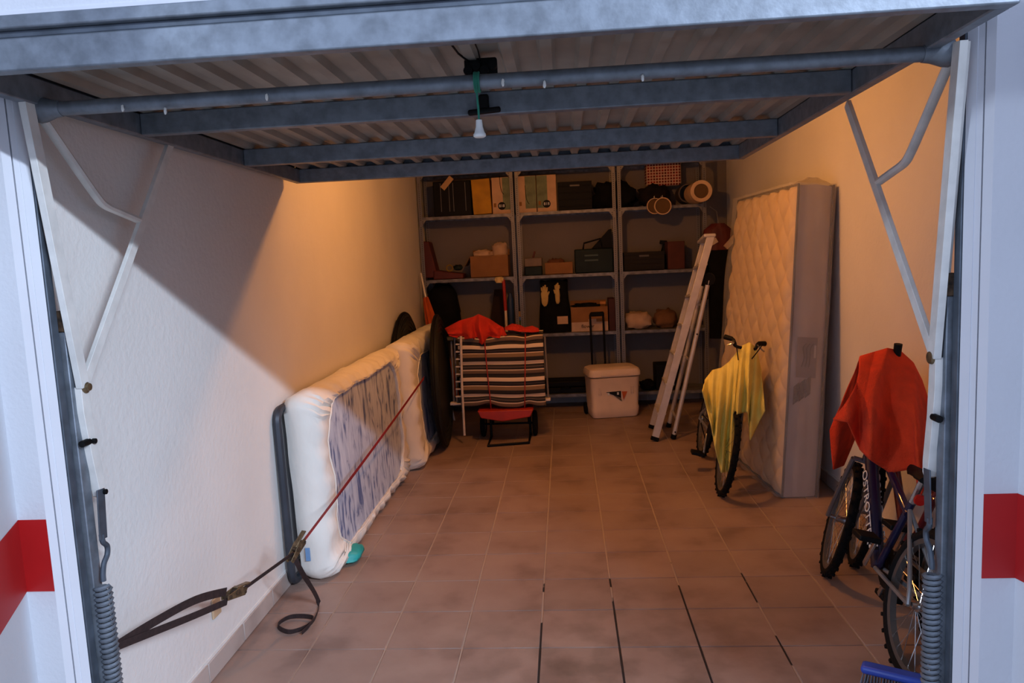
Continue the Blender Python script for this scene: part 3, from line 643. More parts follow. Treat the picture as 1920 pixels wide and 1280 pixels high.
# ------------------------------------------------------------------ shelving against the back wall
YS0, YS1 = 7.75, 8.13
SZ = [.156, .801, 1.407, 2.054, 2.50]
units = [(-1.474, -.488), (-.468, .546), (.566, 1.447)]
ulab = ['slotted zinc shelving unit in the corner by the left wall', 'slotted zinc shelving unit in the middle of the back wall', 'slotted zinc shelving unit behind the aluminium ladder']
for (x0, x1), lb in zip(units, ulab):
    s = thing('shelving_unit', lb, 'shelves', ((x0+x1)/2, YS0, 0), group='zinc shelving units')
    for sx, xx in ((1, x0), (-1, x1)):
        for sy, yy in ((1, YS0), (-1, YS1)):
            u_ = B().box((min(xx, xx+sx*.034), min(yy, yy+sy*.002), 0), (max(xx, xx+sx*.034), max(yy, yy+sy*.002), 2.55))
            u_.box((min(xx, xx+sx*.002), min(yy+sy*.0021, yy+sy*.034), 0), (max(xx, xx+sx*.002), max(yy+sy*.0021, yy+sy*.034), 2.55))
            u_.build('upright', M_UPR, s, smooth=0)
    for k, z in enumerate(SZ):
        b = B().box((x0+.003, YS0+.004, z+.011), (x1-.003, YS1-.004, z+.014)); b.box((x0+.003, YS0+.0025, z-.017), (x1-.003, YS0+.005, z+.014)); b.box((x0+.003, YS1-.005, z-.017), (x1-.003, YS1-.0025, z+.014))
        b.build('shelf', M_SHELF, s, smooth=0)
        if k >= 2:
            for sx, xx in ((1, x0), (-1, x1)):
                B().prism([(xx+sx*.003, YS0-.001, z-.016), (xx+sx*.075, YS0-.001, z-.016), (xx+sx*.034, YS0-.001, z-.07), (xx+sx*.003, YS0-.001, z-.085)], (0, -.002, 0)).build('gusset', M_UPR, s, smooth=0)
def rect(px0, py0, px1, py1, y=7.80):
    a = oy(px0, (py0+py1)/2, y); b = oy(px1, (py0+py1)/2, y); t = oy((px0+px1)/2, py0, y); bt = oy((px0+px1)/2, py1, y)
    return a.x, b.x, bt.z, t.z
def on(k): return SZ[k]+.0145
def simple(name, label, cat, px, k, dep=.26, m=M_CARD, y=7.80, bevel=.006, group=None, top=None):
    x0, x1, z0, z1 = rect(*px, y); z0 = on(k); z1 = top or z1
    return x0, x1, z0, z1, y, y+dep
# --- top shelf
x0, x1, z0, z1, ya, yb = simple('', '', '', (812, 318, 883, 404), 3)
t = thing('file_box', 'black box with thin pale vertical lines, on the top shelf by the corner', 'box', ((x0+x1)/2, 7.95, z0)); z1 = z0+.36
B().box((x0, ya, z0), (x1, yb, z1)).build('case', M_BLACK, t, bevel=.008)
for f in (.2, .42, .53, .85): B().box((x0+(x1-x0)*f-.0025, ya-.003, z0+.05), (x0+(x1-x0)*f+.0025, ya+.001, z1-.02)).build('line', mat('grey_line', (110, 108, 108), .5), t, smooth=0)
tagc = oy(838, 343, ya-.006); R45 = Matrix.Translation(tagc) @ Matrix.Rotation(.75, 4, 'Y')
B().box((-.028, -.002, -.075), (.028, .002, .075), R45).build('paper_tag', M_TAN, t, smooth=0)
x0, x1, z0, z1, ya, yb = simple('', '', '', (886, 318, 922, 402), 3)
Mt = Matrix.Translation((x0, ya, z0)) @ Matrix.Rotation(-.035, 4, 'Y')
B().box((0, 0, .004), (x1-x0-.008, .28, .36), Mt).build('yellow_carton', mat('yellow_card', (200, 146, 22), .7, var=.15), bevel=.004, label='plain yellow carton leaning on the printed cartons of the top shelf', category='carton')
M_CTN = mat('printed_carton', (208, 170, 132), .7, var=.08)
M_GRN = mat('green_print', (128, 142, 108), .7, var=.25, scale=10)
for px, lab, circ, curve, gx in (((922, 320, 958, 398), 'pale carton with a round black number and a dark curved line, beside the yellow carton', (941, 386), (938, 348), (.55, 1)),
                    ((970, 320, 1005, 395), 'pale carton with a curved dark line, just right of the shelf upright', None, (986, 366), (.4, 1)),
                    ((1006, 320, 1043, 394), 'pale green carton with a round black number near the dark crate', (1025, 382), None, (.0, .55))):
    x0, x1, z0, z1, ya, yb = simple('', '', '', px, 3)
    t = thing('printed_carton', lab, 'carton', ((x0+x1)/2, 7.95, z0), group='printed cartons on the top shelf'); z1 = z0+.37
    B().box((x0+.001, ya, z0), (x1-.001, yb, z1)).build('carton', M_CTN, t, bevel=.003)
    B().box((x0+(x1-x0)*gx[0]+.002, ya-.0015, z0+.04), (x0+(x1-x0)*gx[1]-.002, ya+.0005, z1-.004)).build('green_print', M_GRN, t, smooth=0)
    B().box((x0+.015, ya-.002, z0+.07), (x0+.04, ya+.0005, z0+.11)).build('brown_print', mat('brown_print', (150, 100, 40), .7), t, smooth=0)
    if curve:
        c = oy(*curve, ya-.002); B().ribbon(spline([c+V((-.005, 0, .10)), c+V((0, 0, .0)), c+V((.012, 0, -.06)), c+V((.032, 0, -.09))], 6), .006, .002, (1, 0, .3)).build('curved_line', M_BLACK, t)
    if circ:
        c = oy(*circ, ya-.001); B().lathe([(.040, 0), (.040, .003)], c, (0, -1, 0), 24).build('number_disc', M_BLACK, t)
        text_mesh('number', '818', .040, Matrix.Translation(c+V((0, -.004, 0))) @ Matrix.Rotation(math.pi/2, 4, 'X'), M_WHITE, t)
def crate(name, label, px, k, m, dep=.28, y=7.80, nbar=4, cat='crate', handle=True):
    x0, x1, z0, z1, ya, yb = simple('', '', '', px, k, dep, y=y)
    t = thing(name, label, cat, ((x0+x1)/2, (ya+yb)/2, z0)); th = .008
    B().box((x0, ya, z0), (x1, yb, z0+th)).build('bottom', m, t, smooth=0)
    for n_, a_, b_ in (('front', (x0, ya, z0), (x1, ya+th, z1)), ('back', (x0, yb-th, z0), (x1, yb, z1)), ('side', (x0, ya+th, z0), (x0+th, yb-th, z1)), ('side', (x1-th, ya+th, z0), (x1, yb-th, z1))): B().box(a_, b_).build(n_, m, t, bevel=.002)
    for j in range(nbar): zz = z0+(z1-z0)*(.15+.7*j/max(1, nbar-1)); B().box((x0+.006, ya-.006, zz-.006), (x1-.006, ya+.002, zz+.006)).build('rib', m, t, bevel=.002)
    if handle: B().box(((x0+x1)/2-.05, ya-.008, z1-.05), ((x0+x1)/2+.05, ya, z1-.03)).build('handle_grip', mat('grip_grey', (90, 84, 78), .5), t, bevel=.003)
    return t
crate('storage_crate', 'black storage crate with pale grip on the top shelf', (1046, 340, 1110, 392), 3, M_BLACK)
def heap(name, label, px, k, m, cat, seed, y=7.93, dep=.13, nz=.35):
    x0, x1, z0, z1, ya, yb = simple('', '', '', px, k, y=y); h = (z1-z0)/2
    return B().blob(((x0+x1)/2, y, z0+h*.9), ((x1-x0)/2, dep, h), nz, 2.2, seed).build(name, m, smooth=70, label=label, category=cat)
heap('dark_bag', 'crumpled black bag on the top shelf above the shelf joint', (1112, 338, 1192, 390), 3, M_DARK, 'bag', 3)
heap('dark_bag', 'black bundle on the top shelf under the plaid bag', (1197, 346, 1256, 388), 3, mat('brown_black_cloth', (34, 26, 24), .9, var=.3), 'bag', 9, dep=.12)
x0, x1, z0, z1 = rect(1210, 300, 1275, 350, 8.0)
pbg = thing('plaid_bag', 'red plaid bag lying on dark bundles on the top shelf', 'bag', ((x0+x1)/2, 8.0, z0))
B().box((x0, 7.90, z0), (x1, 8.09, z0+.26)).build('body', M_PLAID, pbg, bevel=.03, seg=3)
B().tube(arc(((x0+x1)/2, 7.92, z0+.25), .07, 0, math.pi, 10, (1, 0, 0), (0, 0, 1)), .008, 6).build('handle', M_DRED, pbg)
# rolls and pipes whose ends point out of the shelf
M_RING = mat('roll_end', (222, 184, 140), .6)
def pipe(name, label, cpx, rpx, y, L, wall, cat, m=M_RING, zmin=None, fill=None, grp=None):
    c = oy(*cpx, y); R_ = rpx*y/FPX; c.z = max(c.z, on(3)+R_) if zmin is None else c.z
    t = thing(name, label, cat, (c.x, y, c.z-R_))
    if grp: t['group'] = grp
    B().lathe([(R_-wall, L), (R_, L), (R_, 0), (R_-wall, 0), (R_-wall, L)], c, (0, 1, 0), 36, cap=False).build('tube', m, t, smooth=40)
    if zmin is not None: B().tube([c+V((0, .02, R_-wall)), c+V((0, .02, R_+.02)), (c.x, 7.76, c.z+R_+.02), (c.x, 7.76, on(3))], .003, 6).build('hook', M_STEEL, t)
    if fill: B().lathe([(R_-wall-.001, .02), (R_-wall-.001, .03)], c, (0, 1, 0), 30).build('core', fill, t)
M_CORE = mat('brown_core', (104, 74, 34), .8)
pipe('cardboard_roll', 'large pale roll sticking out at the right end of the top shelf', (1315, 358), 19.5, 7.45, .40, .034, 'roll', fill=M_CORE)
pipe('cardboard_roll', 'dark roll behind the large pale roll on the top shelf', (1290, 362), 17, 7.86, .24, .012, 'roll', m=mat('dull_roll', (96, 84, 76), .7))
pipe('tape_roll', 'thin pale ring end of a roll at the shelf edge, partly behind another', (1228, 386), 14.5, 7.695, .045, .008, 'roll', zmin=0, fill=M_CORE)
pipe('tape_roll', 'thin pale ring end of a roll at the front edge of the top shelf', (1243, 386), 15.5, 7.64, .045, .009, 'roll', zmin=0, fill=M_CORE)
# --- second shelf
x0, x1, z0, z1, ya, yb = simple('', '', '', (786, 448, 812, 524), 2, y=7.84)
t = thing('child_seat', 'dark red L shaped seat on the shelf by the left wall', 'seat', ((x0+.2), 7.95, z0))
B().prism([(x0+.03, ya, z0+.02), (x0+.19, ya, z0+.02), (x0+.11, ya, z0+.40), (x0+.02, ya, z0+.41)], (0, .22, 0)).build('backrest', M_DRED, t, bevel=.012)
B().prism([(x0+.14, ya-.02, z0), (x0+.46, ya-.02, z0), (x0+.46, ya-.02, z0+.05), (x0+.15, ya-.02, z0+.10)], (0, .24, 0)).build('seat', M_DRED, t, bevel=.01)
c = oy(843, 503, 7.86); c.z = z0+.115
B().tube(arc(c, .032, 0, 2*math.pi, 18, (1, 0, 0), (0, 0, 1))[:-1], .007, 6, closed=True).build('yellow_ring', mat('yellow_plastic', (150, 120, 40), .5), label='small yellowish ring lying on the dark red seat', category='ring')
B().blob(c+V((.09, 0, .0)), (.045, .035, .03), .3, 2, 4).build('dark_glove', M_DKGRN, label='small dark green lump on the end of the dark red seat', category='glove')
def open_box(name, label, px, k, m, dep=.28, y=7.80, flaps=True, cat='box'):
    t = crate(name, label, px, k, m, dep, y, 0, cat, False); x0, x1, z0, z1, ya, yb = simple('', '', '', px, k, dep, y=y)
    if flaps:
        B().prism([(x0, ya, z1), (x0, yb, z1), (x0-.06, yb, z1-.10), (x0-.06, ya, z1-.10)], (.004, 0, .002)).build('flap', m, t, smooth=0)
        B().prism([(x0, yb, z1), (x1, yb, z1), (x1, yb+.02, z1+.06), (x0, yb+.02, z1+.06)], (0, .004, 0)).build('flap', m, t, smooth=0)
    return t, (x0, x1, z0, z1, ya, yb)
t, bx_ = open_box('cardboard_box', 'open brown cardboard box stuffed with white cloth, on the second shelf', (882, 479, 953, 520), 2, M_CARD)
M_RAG = mat('white_rag', (206, 172, 142), .9, bump=.3, bscale=14)
B().blob((bx_[0]+.13, bx_[4]+.11, bx_[3]+.005), (.10, .09, .055), .35, 2.4, 6).build('white_cloth', M_RAG, label='flat white cloth in the open cardboard box', category='cloth')
B().blob((bx_[1]-.09, bx_[4]+.14, bx_[3]+.045), (.085, .085, .085), .3, 2.4, 2).build('white_cloth', M_RAG, label='round bundled white cloth on top of the open cardboard box', category='cloth')
x0, x1, z0, z1, ya, yb = simple('', '', '', (984, 483, 1016, 517), 2)
t = thing('canister', 'small dark box with a pale lid right of the shelf upright', 'box', ((x0+x1)/2, 7.9, z0))
B().box((x0, ya, z0), (x1, yb-.08, z0+(z1-z0)*.5)).build('body', M_DKGRN, t, bevel=.008)
B().box((x0-.003, ya-.004, z0+(z1-z0)*.5), (x1+.003, yb-.076, z1)).build('lid', mat('grey_brown', (120, 102, 88), .6), t, bevel=.01)
B().bar(((x0+x1)/2, ya+.06, z1), ((x0+x1)/2+.02, ya+.06, z1+.065), .02, .02).build('handle', M_DRED, t, bevel=.004)
t, bx_ = open_box('cardboard_box', 'low brown cardboard tray left of the dark green toolbox', (1022, 492, 1074, 516), 2, M_CARD, flaps=False)
B().blob((bx_[0]+.12, bx_[4]+.1, bx_[3]), (.09, .08, .04), .4, 3, 12).build('brown_rag', mat('brown_rag', (110, 66, 40), .9), label='brown rag in the low cardboard tray', category='rag')
x0, x1, z0, z1, ya, yb = simple('', '', '', (1078, 466, 1150, 515), 2)
t = thing('toolbox', 'dark green toolbox with its handle up and lid propped open', 'toolbox', ((x0+x1)/2, 7.9, z0))
B().box((x0, ya, z0), (x1, yb, z1)).build('body', M_DKGRN, t, bevel=.01)
B().tube([(x0+.09, ya+.05, z1), (x0+.10, ya+.05, z1+.06), (x0+.27, ya+.05, z1+.10), (x0+.28, ya+.05, z1+.02)], .009, 8).build('handle', M_BLACK, t)
B().prism([(x0+.18, ya+.12, z1), (x1, ya+.12, z1), (x1+.0, ya+.12, z1+.20), (x1-.03, ya+.12, z1+.19)], (0, .08, 0)).build('lid', M_BLACK, t, bevel=.004)
for dz_ in (.04, .09): B().box((x0+.1, ya-.004, z0+.08+dz_), (x0+.24, ya+.002, z0+.1+dz_)).build('latch', mat('green_latch', (48, 70, 64), .5), t, bevel=.002)
crate('storage_crate', 'dark crate on the second shelf right of the toolbox', (1170, 472, 1246, 510), 2, mat('dark_brown_crate', (40, 34, 28), .6), y=7.80)
x0, x1, z0, z1, ya, yb = simple('', '', '', (1236, 446, 1250, 505), 2, y=7.9)
t = thing('spray_bottle', 'black spray bottle standing behind the dark crate', 'bottle', ((x0+x1)/2, 7.98, z0))
# stands on the shelf behind the crate
xm = (x0+x1)/2+.035
B().lathe([(.035, 0), (.037, .02), (.037, .19), (.02, .235), (.014, .26)], (xm, 8.1-.04, z0), seg=16).build('bottle', M_BLACK, t)
B().bar((xm-.045, 8.06, z0+.285), (xm+.03, 8.06, z0+.275), .03, .04).build('spray_head', M_BLACK, t, bevel=.006)
x0, x1, z0, z1, ya, yb = simple('', '', '', (1253, 452, 1285, 510), 2)
B().box((x0, ya+.03, z0), (x1, yb, z1)).build('red_box', mat('dull_red_card', (88, 40, 30), .8), bevel=.006, label='dull red box on the second shelf behind the ladder top', category='box')
# --- third shelf
heap('black_sack', 'large black sack standing on the third shelf behind the parasol', (800, 528, 862, 612), 1, M_DARK, 'sack', 14, y=7.92, dep=.14, nz=.18)
x0, x1, z0, z1, ya, yb = simple('', '', '', (914, 527, 946, 622), 1, y=7.84)
B().prism([(x0, ya, z0), (x1, ya, z0), (x1-.01, ya+.12, z0+.47), (x0+.07, ya+.12, z0+.47)], (0, .03, 0)).build('dark_board', mat('dark_board', (40, 24, 22), .7), bevel=.004, label='narrow dark board leaning on the third shelf beside the red pole', category='board')
# red and white pole with cream T-piece, standing on the floor in front of the shelf
pk = thing('red_pole', 'red and white pole with a cream T-piece on top, upright before the shelves', 'pole', oz(950, 780))
pt, pm, pe = oy(944, 524, 7.60), oy(948, 582, 7.60), V((oy(952, 660, 7.60).x, 7.60, .004))
pt.y = pm.y = 7.6
B().tube([pm, pt], .017, 10).build('red_grip', mat('red_tube', (170, 34, 22), .5), pk); B().tube([pe, pm], .014, 10).build('shaft', M_WT, pk)
B().tube([pt+V((-.085, 0, .0)), pt+V((.0, 0, .0))], .022, 10).build('t_piece', mat('cream_cap', (226, 196, 130), .5), pk); B().lathe([(.034, -.03), (.034, .03)], pt+V((-.045, 0, 0)), (0, 0, 1), 14).build('cap', MATS['cream_cap'], pk)
c0, c1 = oy(953, 540, 7.9), oy(959, 606, 7.9); c0.y = c1.y = 7.9; c1.z = on(1)
B().lathe([(.032, 0), (.034, .01), (.034, .36), (.02, .40), (.016, .43)], (c1.x, 7.9, on(1)), seg=16).build('blue_bottle', mat('blue_plastic', (30, 62, 112), .5), label='tall slim blue bottle behind the red pole', category='bottle')
c = oy(977, 600, 7.86); t = thing('paint_brush', 'wide paint brush with pale bristles and green handle, standing bristles up', 'brush', (c.x, 7.86, on(1)))
B().prism([(c.x-.014, 7.85, on(1)), (c.x+.014, 7.85, on(1)), (c.x+.026, 7.85, on(1)+.15), (c.x-.026, 7.85, on(1)+.15)], (0, .018, 0)).build('handle', mat('green_handle', (84, 110, 72), .5), t, bevel=.004)
B().box((c.x-.03, 7.846, on(1)+.14), (c.x+.03, 7.872, on(1)+.18)).build('ferrule', M_STEEL, t, bevel=.002)
B().prism([(c.x-.028, 7.848, on(1)+.18), (c.x+.028, 7.848, on(1)+.18), (c.x+.036, 7.848, on(1)+.235), (c.x-.036, 7.848, on(1)+.235)], (0, .022, 0)).build('bristles', M_TAN, t, bevel=.002)
x0, x1, z0, z1, ya, yb = simple('', '', '', (1010, 527, 1070, 622), 1)
t = thing('black_bag', 'tall black bag with a white label and pale gloves sticking out', 'bag', ((x0+x1)/2, 7.92, z0))
rings = []
for i in range(9):
    f = i/8; hw = (x1-x0)/2*(.98-.10*f+.05*math.sin(f*6)); cx = (x0+x1)/2; zz = z0+(z1-z0)*f
    rings.append([V((cx+hw*math.copysign(abs(math.cos(a))**.55, math.cos(a)), 7.92+.12*(1-.4*f)*math.copysign(abs(math.sin(a))**.55, math.sin(a))+.01*math.sin(5*a+3*f), zz+.012*math.sin(3*a)*f)) for a in (2*math.pi*k/28 for k in range(28))])
B().loft(rings, (True, False)).build('sack', M_DARK, t, smooth=70, solid=.004)
c = oy(1055, 600, 7.795); B().box(c+V((-.055, -.003, -.04)), c+V((.055, .012, .04))).build('label_sticker', M_RAG, t, smooth=0)
for gp, gh, sx, gl in (((1021, 552), 1.0, 1, 'broad pale work glove sticking out of the tall black bag'), ((1045, 548), .7, -1, 'narrow pointed pale glove sticking out of the tall black bag')):
    c = oy(*gp, 7.785)
    g = thing('work_glove', gl, 'glove', c, group='gloves in the black bag')
    M_GLV = mat('glove_cloth', (206, 176, 110), .9)
    B().blob(c+V((0, 0, -.03)), (.036*gh, .018, .09), .15, 2, 3+sx, flat=False).build('palm', M_GLV, g)
    for j in range(4): B().tube([c+V(((-.026+.017*j)*gh, 0, .04)), c+V(((-.028+.019*j)*gh, -.004, .075+.012*(j % 3)))], [.010, .008], 8).build('finger', M_GLV, g)
    B().tube([c+V((sx*.03*gh, 0, -.01)), c+V((sx*.048*gh, -.004, .03))], [.011, .009], 8).build('thumb', M_GLV, g)
t, bx_ = open_box('cardboard_box', 'open cardboard box with a white printed lower band on the third shelf', (1071, 575, 1140, 621), 1, M_CARD, flaps=False)
x0, x1, z0, z1, ya, yb = bx_
B().box((x0+.002, ya-.002, z0+.004), (x1-.002, ya+.0005, z0+.10)).build('white_band', mat('band_white', (208, 176, 150), .7), t, smooth=0)
B().box((x0+.18, ya-.0025, z0+.10), (x0+.26, ya+.0005, z0+.13)).build('white_tab', MATS['band_white'], t, smooth=0)
text_mesh('print', 'flower', .052, Matrix.Translation(((x0+x1)/2-.02, ya-.004, z0+.055)) @ Matrix.Rotation(math.pi/2, 4, 'X'), M_BLACK, t)
B().prism([(x0, yb, z1), (x1, yb, z1), (x1, yb+.0, z1+.05), (x0, yb+.0, z1+.05)], (0, .004, 0)).build('flap', M_CARD, t, smooth=0)
B().blob(((x0+x1)/2-.02, ya+.13, z1-.01), (.14, .09, .04), .4, 3, 21).build('dark_rag', M_DARK, label='dark rag in the printed cardboard box', category='rag')
c = V((x1-.045, ya+.08, z1+.03)); B().box(c+V((-.03, -.02, -.012)), c+V((.03, .02, .018))).build('orange_packet', mat('orange_card', (206, 132, 50), .6), bevel=.002, label='small orange packet on the printed cardboard box', category='packet')
x0, x1, z0, z1, ya, yb = simple('', '', '', (1142, 560, 1154, 620), 1)
B().box((x0, ya+.02, z0), (x1, yb, z1)).build('dark_red_book', mat('dark_red_book', (70, 24, 22), .7), bevel=.003, label='dark red upright box against the shelf upright', category='box')
heap('towel_bundle', 'off-white rolled towel bundle on the right unit', (1172, 583, 1221, 621), 1, M_RAG, 'towel', 31, y=7.90, dep=.11, nz=.3)
heap('brown_bundle', 'brown cloth bundle beside the off-white towel on the shelf', (1227, 578, 1268, 620), 1, mat('brown_bundle', (128, 88, 56), .9, bump=.3, bscale=14), 'bundle', 17, y=7.93, dep=.12)
# --- bottom shelf
x0, x1, z0, z1, ya, yb = simple('', '', '', (1030, 706, 1092, 736), 0)
t = thing('flat_case', 'flat black case on the bottom shelf behind the cool box', 'case', ((x0+x1)/2, 7.95, z0))
B().box((x0-.08, ya, z0), (x1+.05, yb, z0+.06)).build('lower_shell', M_BLACK, t, bevel=.01); B().box((x0-.07, ya+.002, z0+.062), (x1+.04, yb, z0+.13)).build('upper_shell', M_BLACK, t, bevel=.015)
B().tube(arc(((x0+x1)/2, ya-.004, z0+.05), .05, 0, math.pi, 10, (1, 0, 0), (0, -.6, .5)), .007, 6).build('handle', M_BLACK, t)
heap('dark_bag', 'dark lumpy bag on the bottom shelf right of the cool box', (1200, 712, 1228, 742), 0, M_DARK, 'bag', 41, y=7.9)
x0, x1, z0, z1, ya, yb = simple('', '', '', (1230, 684, 1258, 738), 0)
B().box((x0, ya, z0), (x1+.1, yb, z1)).build('black_box', M_BLACK, bevel=.006, label='upright black box on the bottom shelf behind the ladder', category='box')
heap('dark_bag', 'dark bag on the bottom shelf behind the hand truck', (860, 690, 940, 735), 0, M_DARK, 'bag', 44, y=7.9)

# ------------------------------------------------------------------ cool box on wheels
cb = thing('cool_box', 'cream plastic cool box with wheels and black telescopic handle', 'cool box', oz(1150, 780))
f0, f1 = oz(1110, 787), oz(1198, 778); ang = math.atan2(f1.y-f0.y, f1.x-f0.x); wd = (f1-f0).length
Mc = Matrix.Translation(f0) @ Matrix.Rotation(ang*.55, 4, 'Z')
dp = .34; HC = .50
def rr2(z, x0, x1, y0, y1, r, n=5):
    pts = []
    for cx_, cy_, t0 in ((x1-r, y1-r, 0), (x0+r, y1-r, 90), (x0+r, y0+r, 180), (x1-r, y0+r, 270)):
        for i in range(n+1): t = math.radians(t0+90*i/n); pts.append(V((cx_+r*math.cos(t), cy_+r*math.sin(t), z)))
    return pts
B().loft([rr2(z, a_, wd-a_, a_, dp-a_, .05) for z, a_ in ((.006, .022), (.03, .012), (.1, .006), (.12, .012), (.40, .0), (.405, -.002))]).build('body', M_CREAM, cb, M=Mc, smooth=35)
B().loft([rr2(z, a_, wd-a_, a_, dp-a_, .055) for z, a_ in ((.412, -.004), (.42, -.012), (.455, -.012), (.485, .0), (HC, .03), (HC+.004, .08))]).build('lid', M_CREAM, cb, M=Mc, smooth=35)
for xa in (.075, wd-.10):
    for k in range(2): B().box((xa+.022*k, -.006, .24), (xa+.008+.022*k, .004, .31)).build('groove_rib', M_CREAM, cb, M=Mc, bevel=.003)
B().prism([(.20*wd, -.004, .44), (.78*wd, -.004, .44), (.76*wd, -.004, .425), (.22*wd, -.004, .425)], (0, -.012, 0)).build('lid_lip', M_CREAM, cb, M=Mc, bevel=.003)
sk = B().prism([(.30*wd, .003, .265), (.60*wd, .003, .27), (.60*wd, .003, .20), (.44*wd, .003, .235)], (0, -.006, 0)).build('dark_sticker', mat('sticker_dark', (30, 32, 36), .5), cb, M=Mc, smooth=0)
B().prism([(.45*wd, .003, .232), (.60*wd, .003, .198), (.62*wd, .003, .165)], (0, -.0055, 0)).build('grey_sticker', mat('sticker_grey', (120, 104, 84), .5), cb, M=Mc, smooth=0)
B().prism([(.62*wd, .003, .265), (.73*wd, .003, .262), (.65*wd, .003, .18)], (0, -.006, 0)).build('orange_sticker', mat('sticker_orange', (206, 98, 44), .5), cb, M=Mc, smooth=0)
for x_ in (.33, .52): B().box((x_*wd, -.006, .235), (x_*wd+.018, .0, .26)).build('sticker_mark', M_WHITE, cb, M=Mc, smooth=0)
for x_ in (-.012, wd-.012):
    wv = B().tube(arc((x_+.012, dp-.05, .062), .045, 0, 2*math.pi, 22, (0, 1, 0), (0, 0, 1))[:-1], .016, 8, closed=True).build('wheel', M_RUBBER, cb, M=Mc)
    B().lathe([(.035, -.01), (.035, .01)], (x_+.012, dp-.05, .062), (1, 0, 0), 14).build('hub', M_BLACK, wv, M=Mc)
for x_ in (.02, wd-.02): B().tube(arc((x_*1.0, .17, .36), .07, math.pi*1.1, math.pi*1.9, 8, (0, 1, 0), (0, 0, 1)), .009, 6).build('side_handle', M_CREAM, cb, M=Mc)
hx0, hx1 = .10, .235
B().tube([(hx0, dp+.02, .10), (hx0-.01, dp+.02, 1.0), (hx0+.0, dp+.02, 1.02), (hx1-.01, dp+.02, 1.02), (hx1-.01, dp+.02, 1.0), (hx1, dp+.02, .10)], .011, 8).build('telescopic_handle', M_BLACK, cb, M=Mc)
B().box((hx0-.012, dp+.005, .985), (hx1+.0, dp+.035, 1.025)).build('handle_grip', M_BLACK, cb, M=Mc, bevel=.008)

# ------------------------------------------------------------------ folding aluminium ladder leaning by the shelves
ld = thing('step_ladder', 'folded aluminium step ladder leaning beside the shelves', 'ladder', (.8, 6.6, 0))
nf, ff = V((.715, 6.36, 0)), V((.745, 6.80, 0)); nt_, ft = V((1.222, 6.36, 1.735)), V((1.225, 6.66, 1.68))
for p_, q_ in ((nf, nt_), (ff, ft)):
    d = (q_-p_).normalized(); B().bar(p_+d*.03, q_, .062, .024, (1, 0, -.28)).build('rail', M_ALU, ld, bevel=.003); B().bar(p_+d*.004+V((0, 0, .006)), p_+d*.045, .068, .032, (1, 0, -.28)).build('rubber_foot', M_BLACK, ld, bevel=.004)
for k in range(6):
    f = .14+.145*k; a_, b_ = nf.lerp(nt_, f), ff.lerp(ft, f); B().bar(a_, b_, .075, .022, (1, 0, .0)).build('step', M_ALU, ld, bevel=.003)
B().bar(nt_+V((-.012, -.02, .0)), ft+V((-.012, .02, 0)), .10, .03, (1, 0, 0)).build('top_cap', M_ALU, ld, bevel=.01)
nb, fb = V((.885, 6.42, 0)), V((.905, 6.86, 0)); nbt, fbt = V((1.205, 6.40, 1.36)), V((1.21, 6.68, 1.34))
for p_, q_ in ((nb, nbt), (fb, fbt)):
    d = (q_-p_).normalized(); B().tube([p_+d*.03, q_], .019, 10).build('rear_rail', M_ALU, ld); B().tube([p_+V((0, 0, .006)), p_+d*.045], .024, 10).build('rubber_foot', M_BLACK, ld)
for f in (.12, .5, .85): B().tube([nb.lerp(nbt, f), fb.lerp(fbt, f)], .011, 8).build('cross_bar', M_ALU, ld)
for p_ in (nbt, fbt): B().lathe([(.05, -.018), (.055, 0), (.05, .018)], p_+V((.0, 0, .01)), (0, 1, 0), 16).build('hinge', M_BLACK, ld)
for f in (.05, .67): c = nb.lerp(nbt, f); B().lathe([(.007, 0), (.007, .004)], c+V((0, -.018, 0)), (0, -1, 0), 10).build('bolt_hole', M_BLACK, ld)

# ------------------------------------------------------------------ jacket hanging between shelves and ladder
jk = thing('hanging_jacket', 'dark red, white and black jacket hanging at the end of the shelves', 'jacket', (1.52, 7.55, .8))
def garment(name, m, secs, seg=26):
    rings = []
    for z, cx_, cy_, rx_, ry_ in secs: rings.append([V((cx_+rx_*math.cos(a)*(1+.08*math.sin(5*a+z*6)), cy_+ry_*math.sin(a)*(1+.12*math.sin(7*a+z*9)), z)) for a in (2*math.pi*k/seg for k in range(seg))])
    return B().loft(rings).build(name, m, jk, smooth=70)
garment('body', M_DARK, ((.72, 1.56, 7.60, .12, .06), (.9, 1.56, 7.60, .125, .07), (1.2, 1.55, 7.60, .12, .07), (1.5, 1.54, 7.60, .13, .07), (1.62, 1.53, 7.60, .13, .07)))
garment('yoke', M_DRED, ((1.60, 1.53, 7.60, .14, .078), (1.70, 1.53, 7.60, .15, .08), (1.80, 1.53, 7.60, .13, .07), (1.86, 1.53, 7.60, .06, .05)))
M_JW = mat('jacket_white', (206, 182, 160), .85)
B().ribbon([(1.36, 7.53, 1.60), (1.43, 7.52, 1.66), (1.50, 7.51, 1.70)], .05, .02, (0, 0, 1)).build('white_stripe', M_JW, jk)
B().ribbon([(1.58, 7.51, 1.62), (1.64, 7.52, 1.68), (1.69, 7.53, 1.74)], .05, .02, (0, 0, 1)).build('white_stripe', M_JW, jk)
B().tube(spline([(1.42, 7.58, 1.70), (1.37, 7.56, 1.5), (1.36, 7.56, 1.28), (1.37, 7.57, 1.12)], 5), .05, 12).build('sleeve', M_DARK, jk)
B().tube([(1.53, 7.60, 1.86), (1.53, 7.66, 1.98), (1.48, 7.74, 2.03)], .004, 6).build('hanger_hook', M_STEEL, jk)

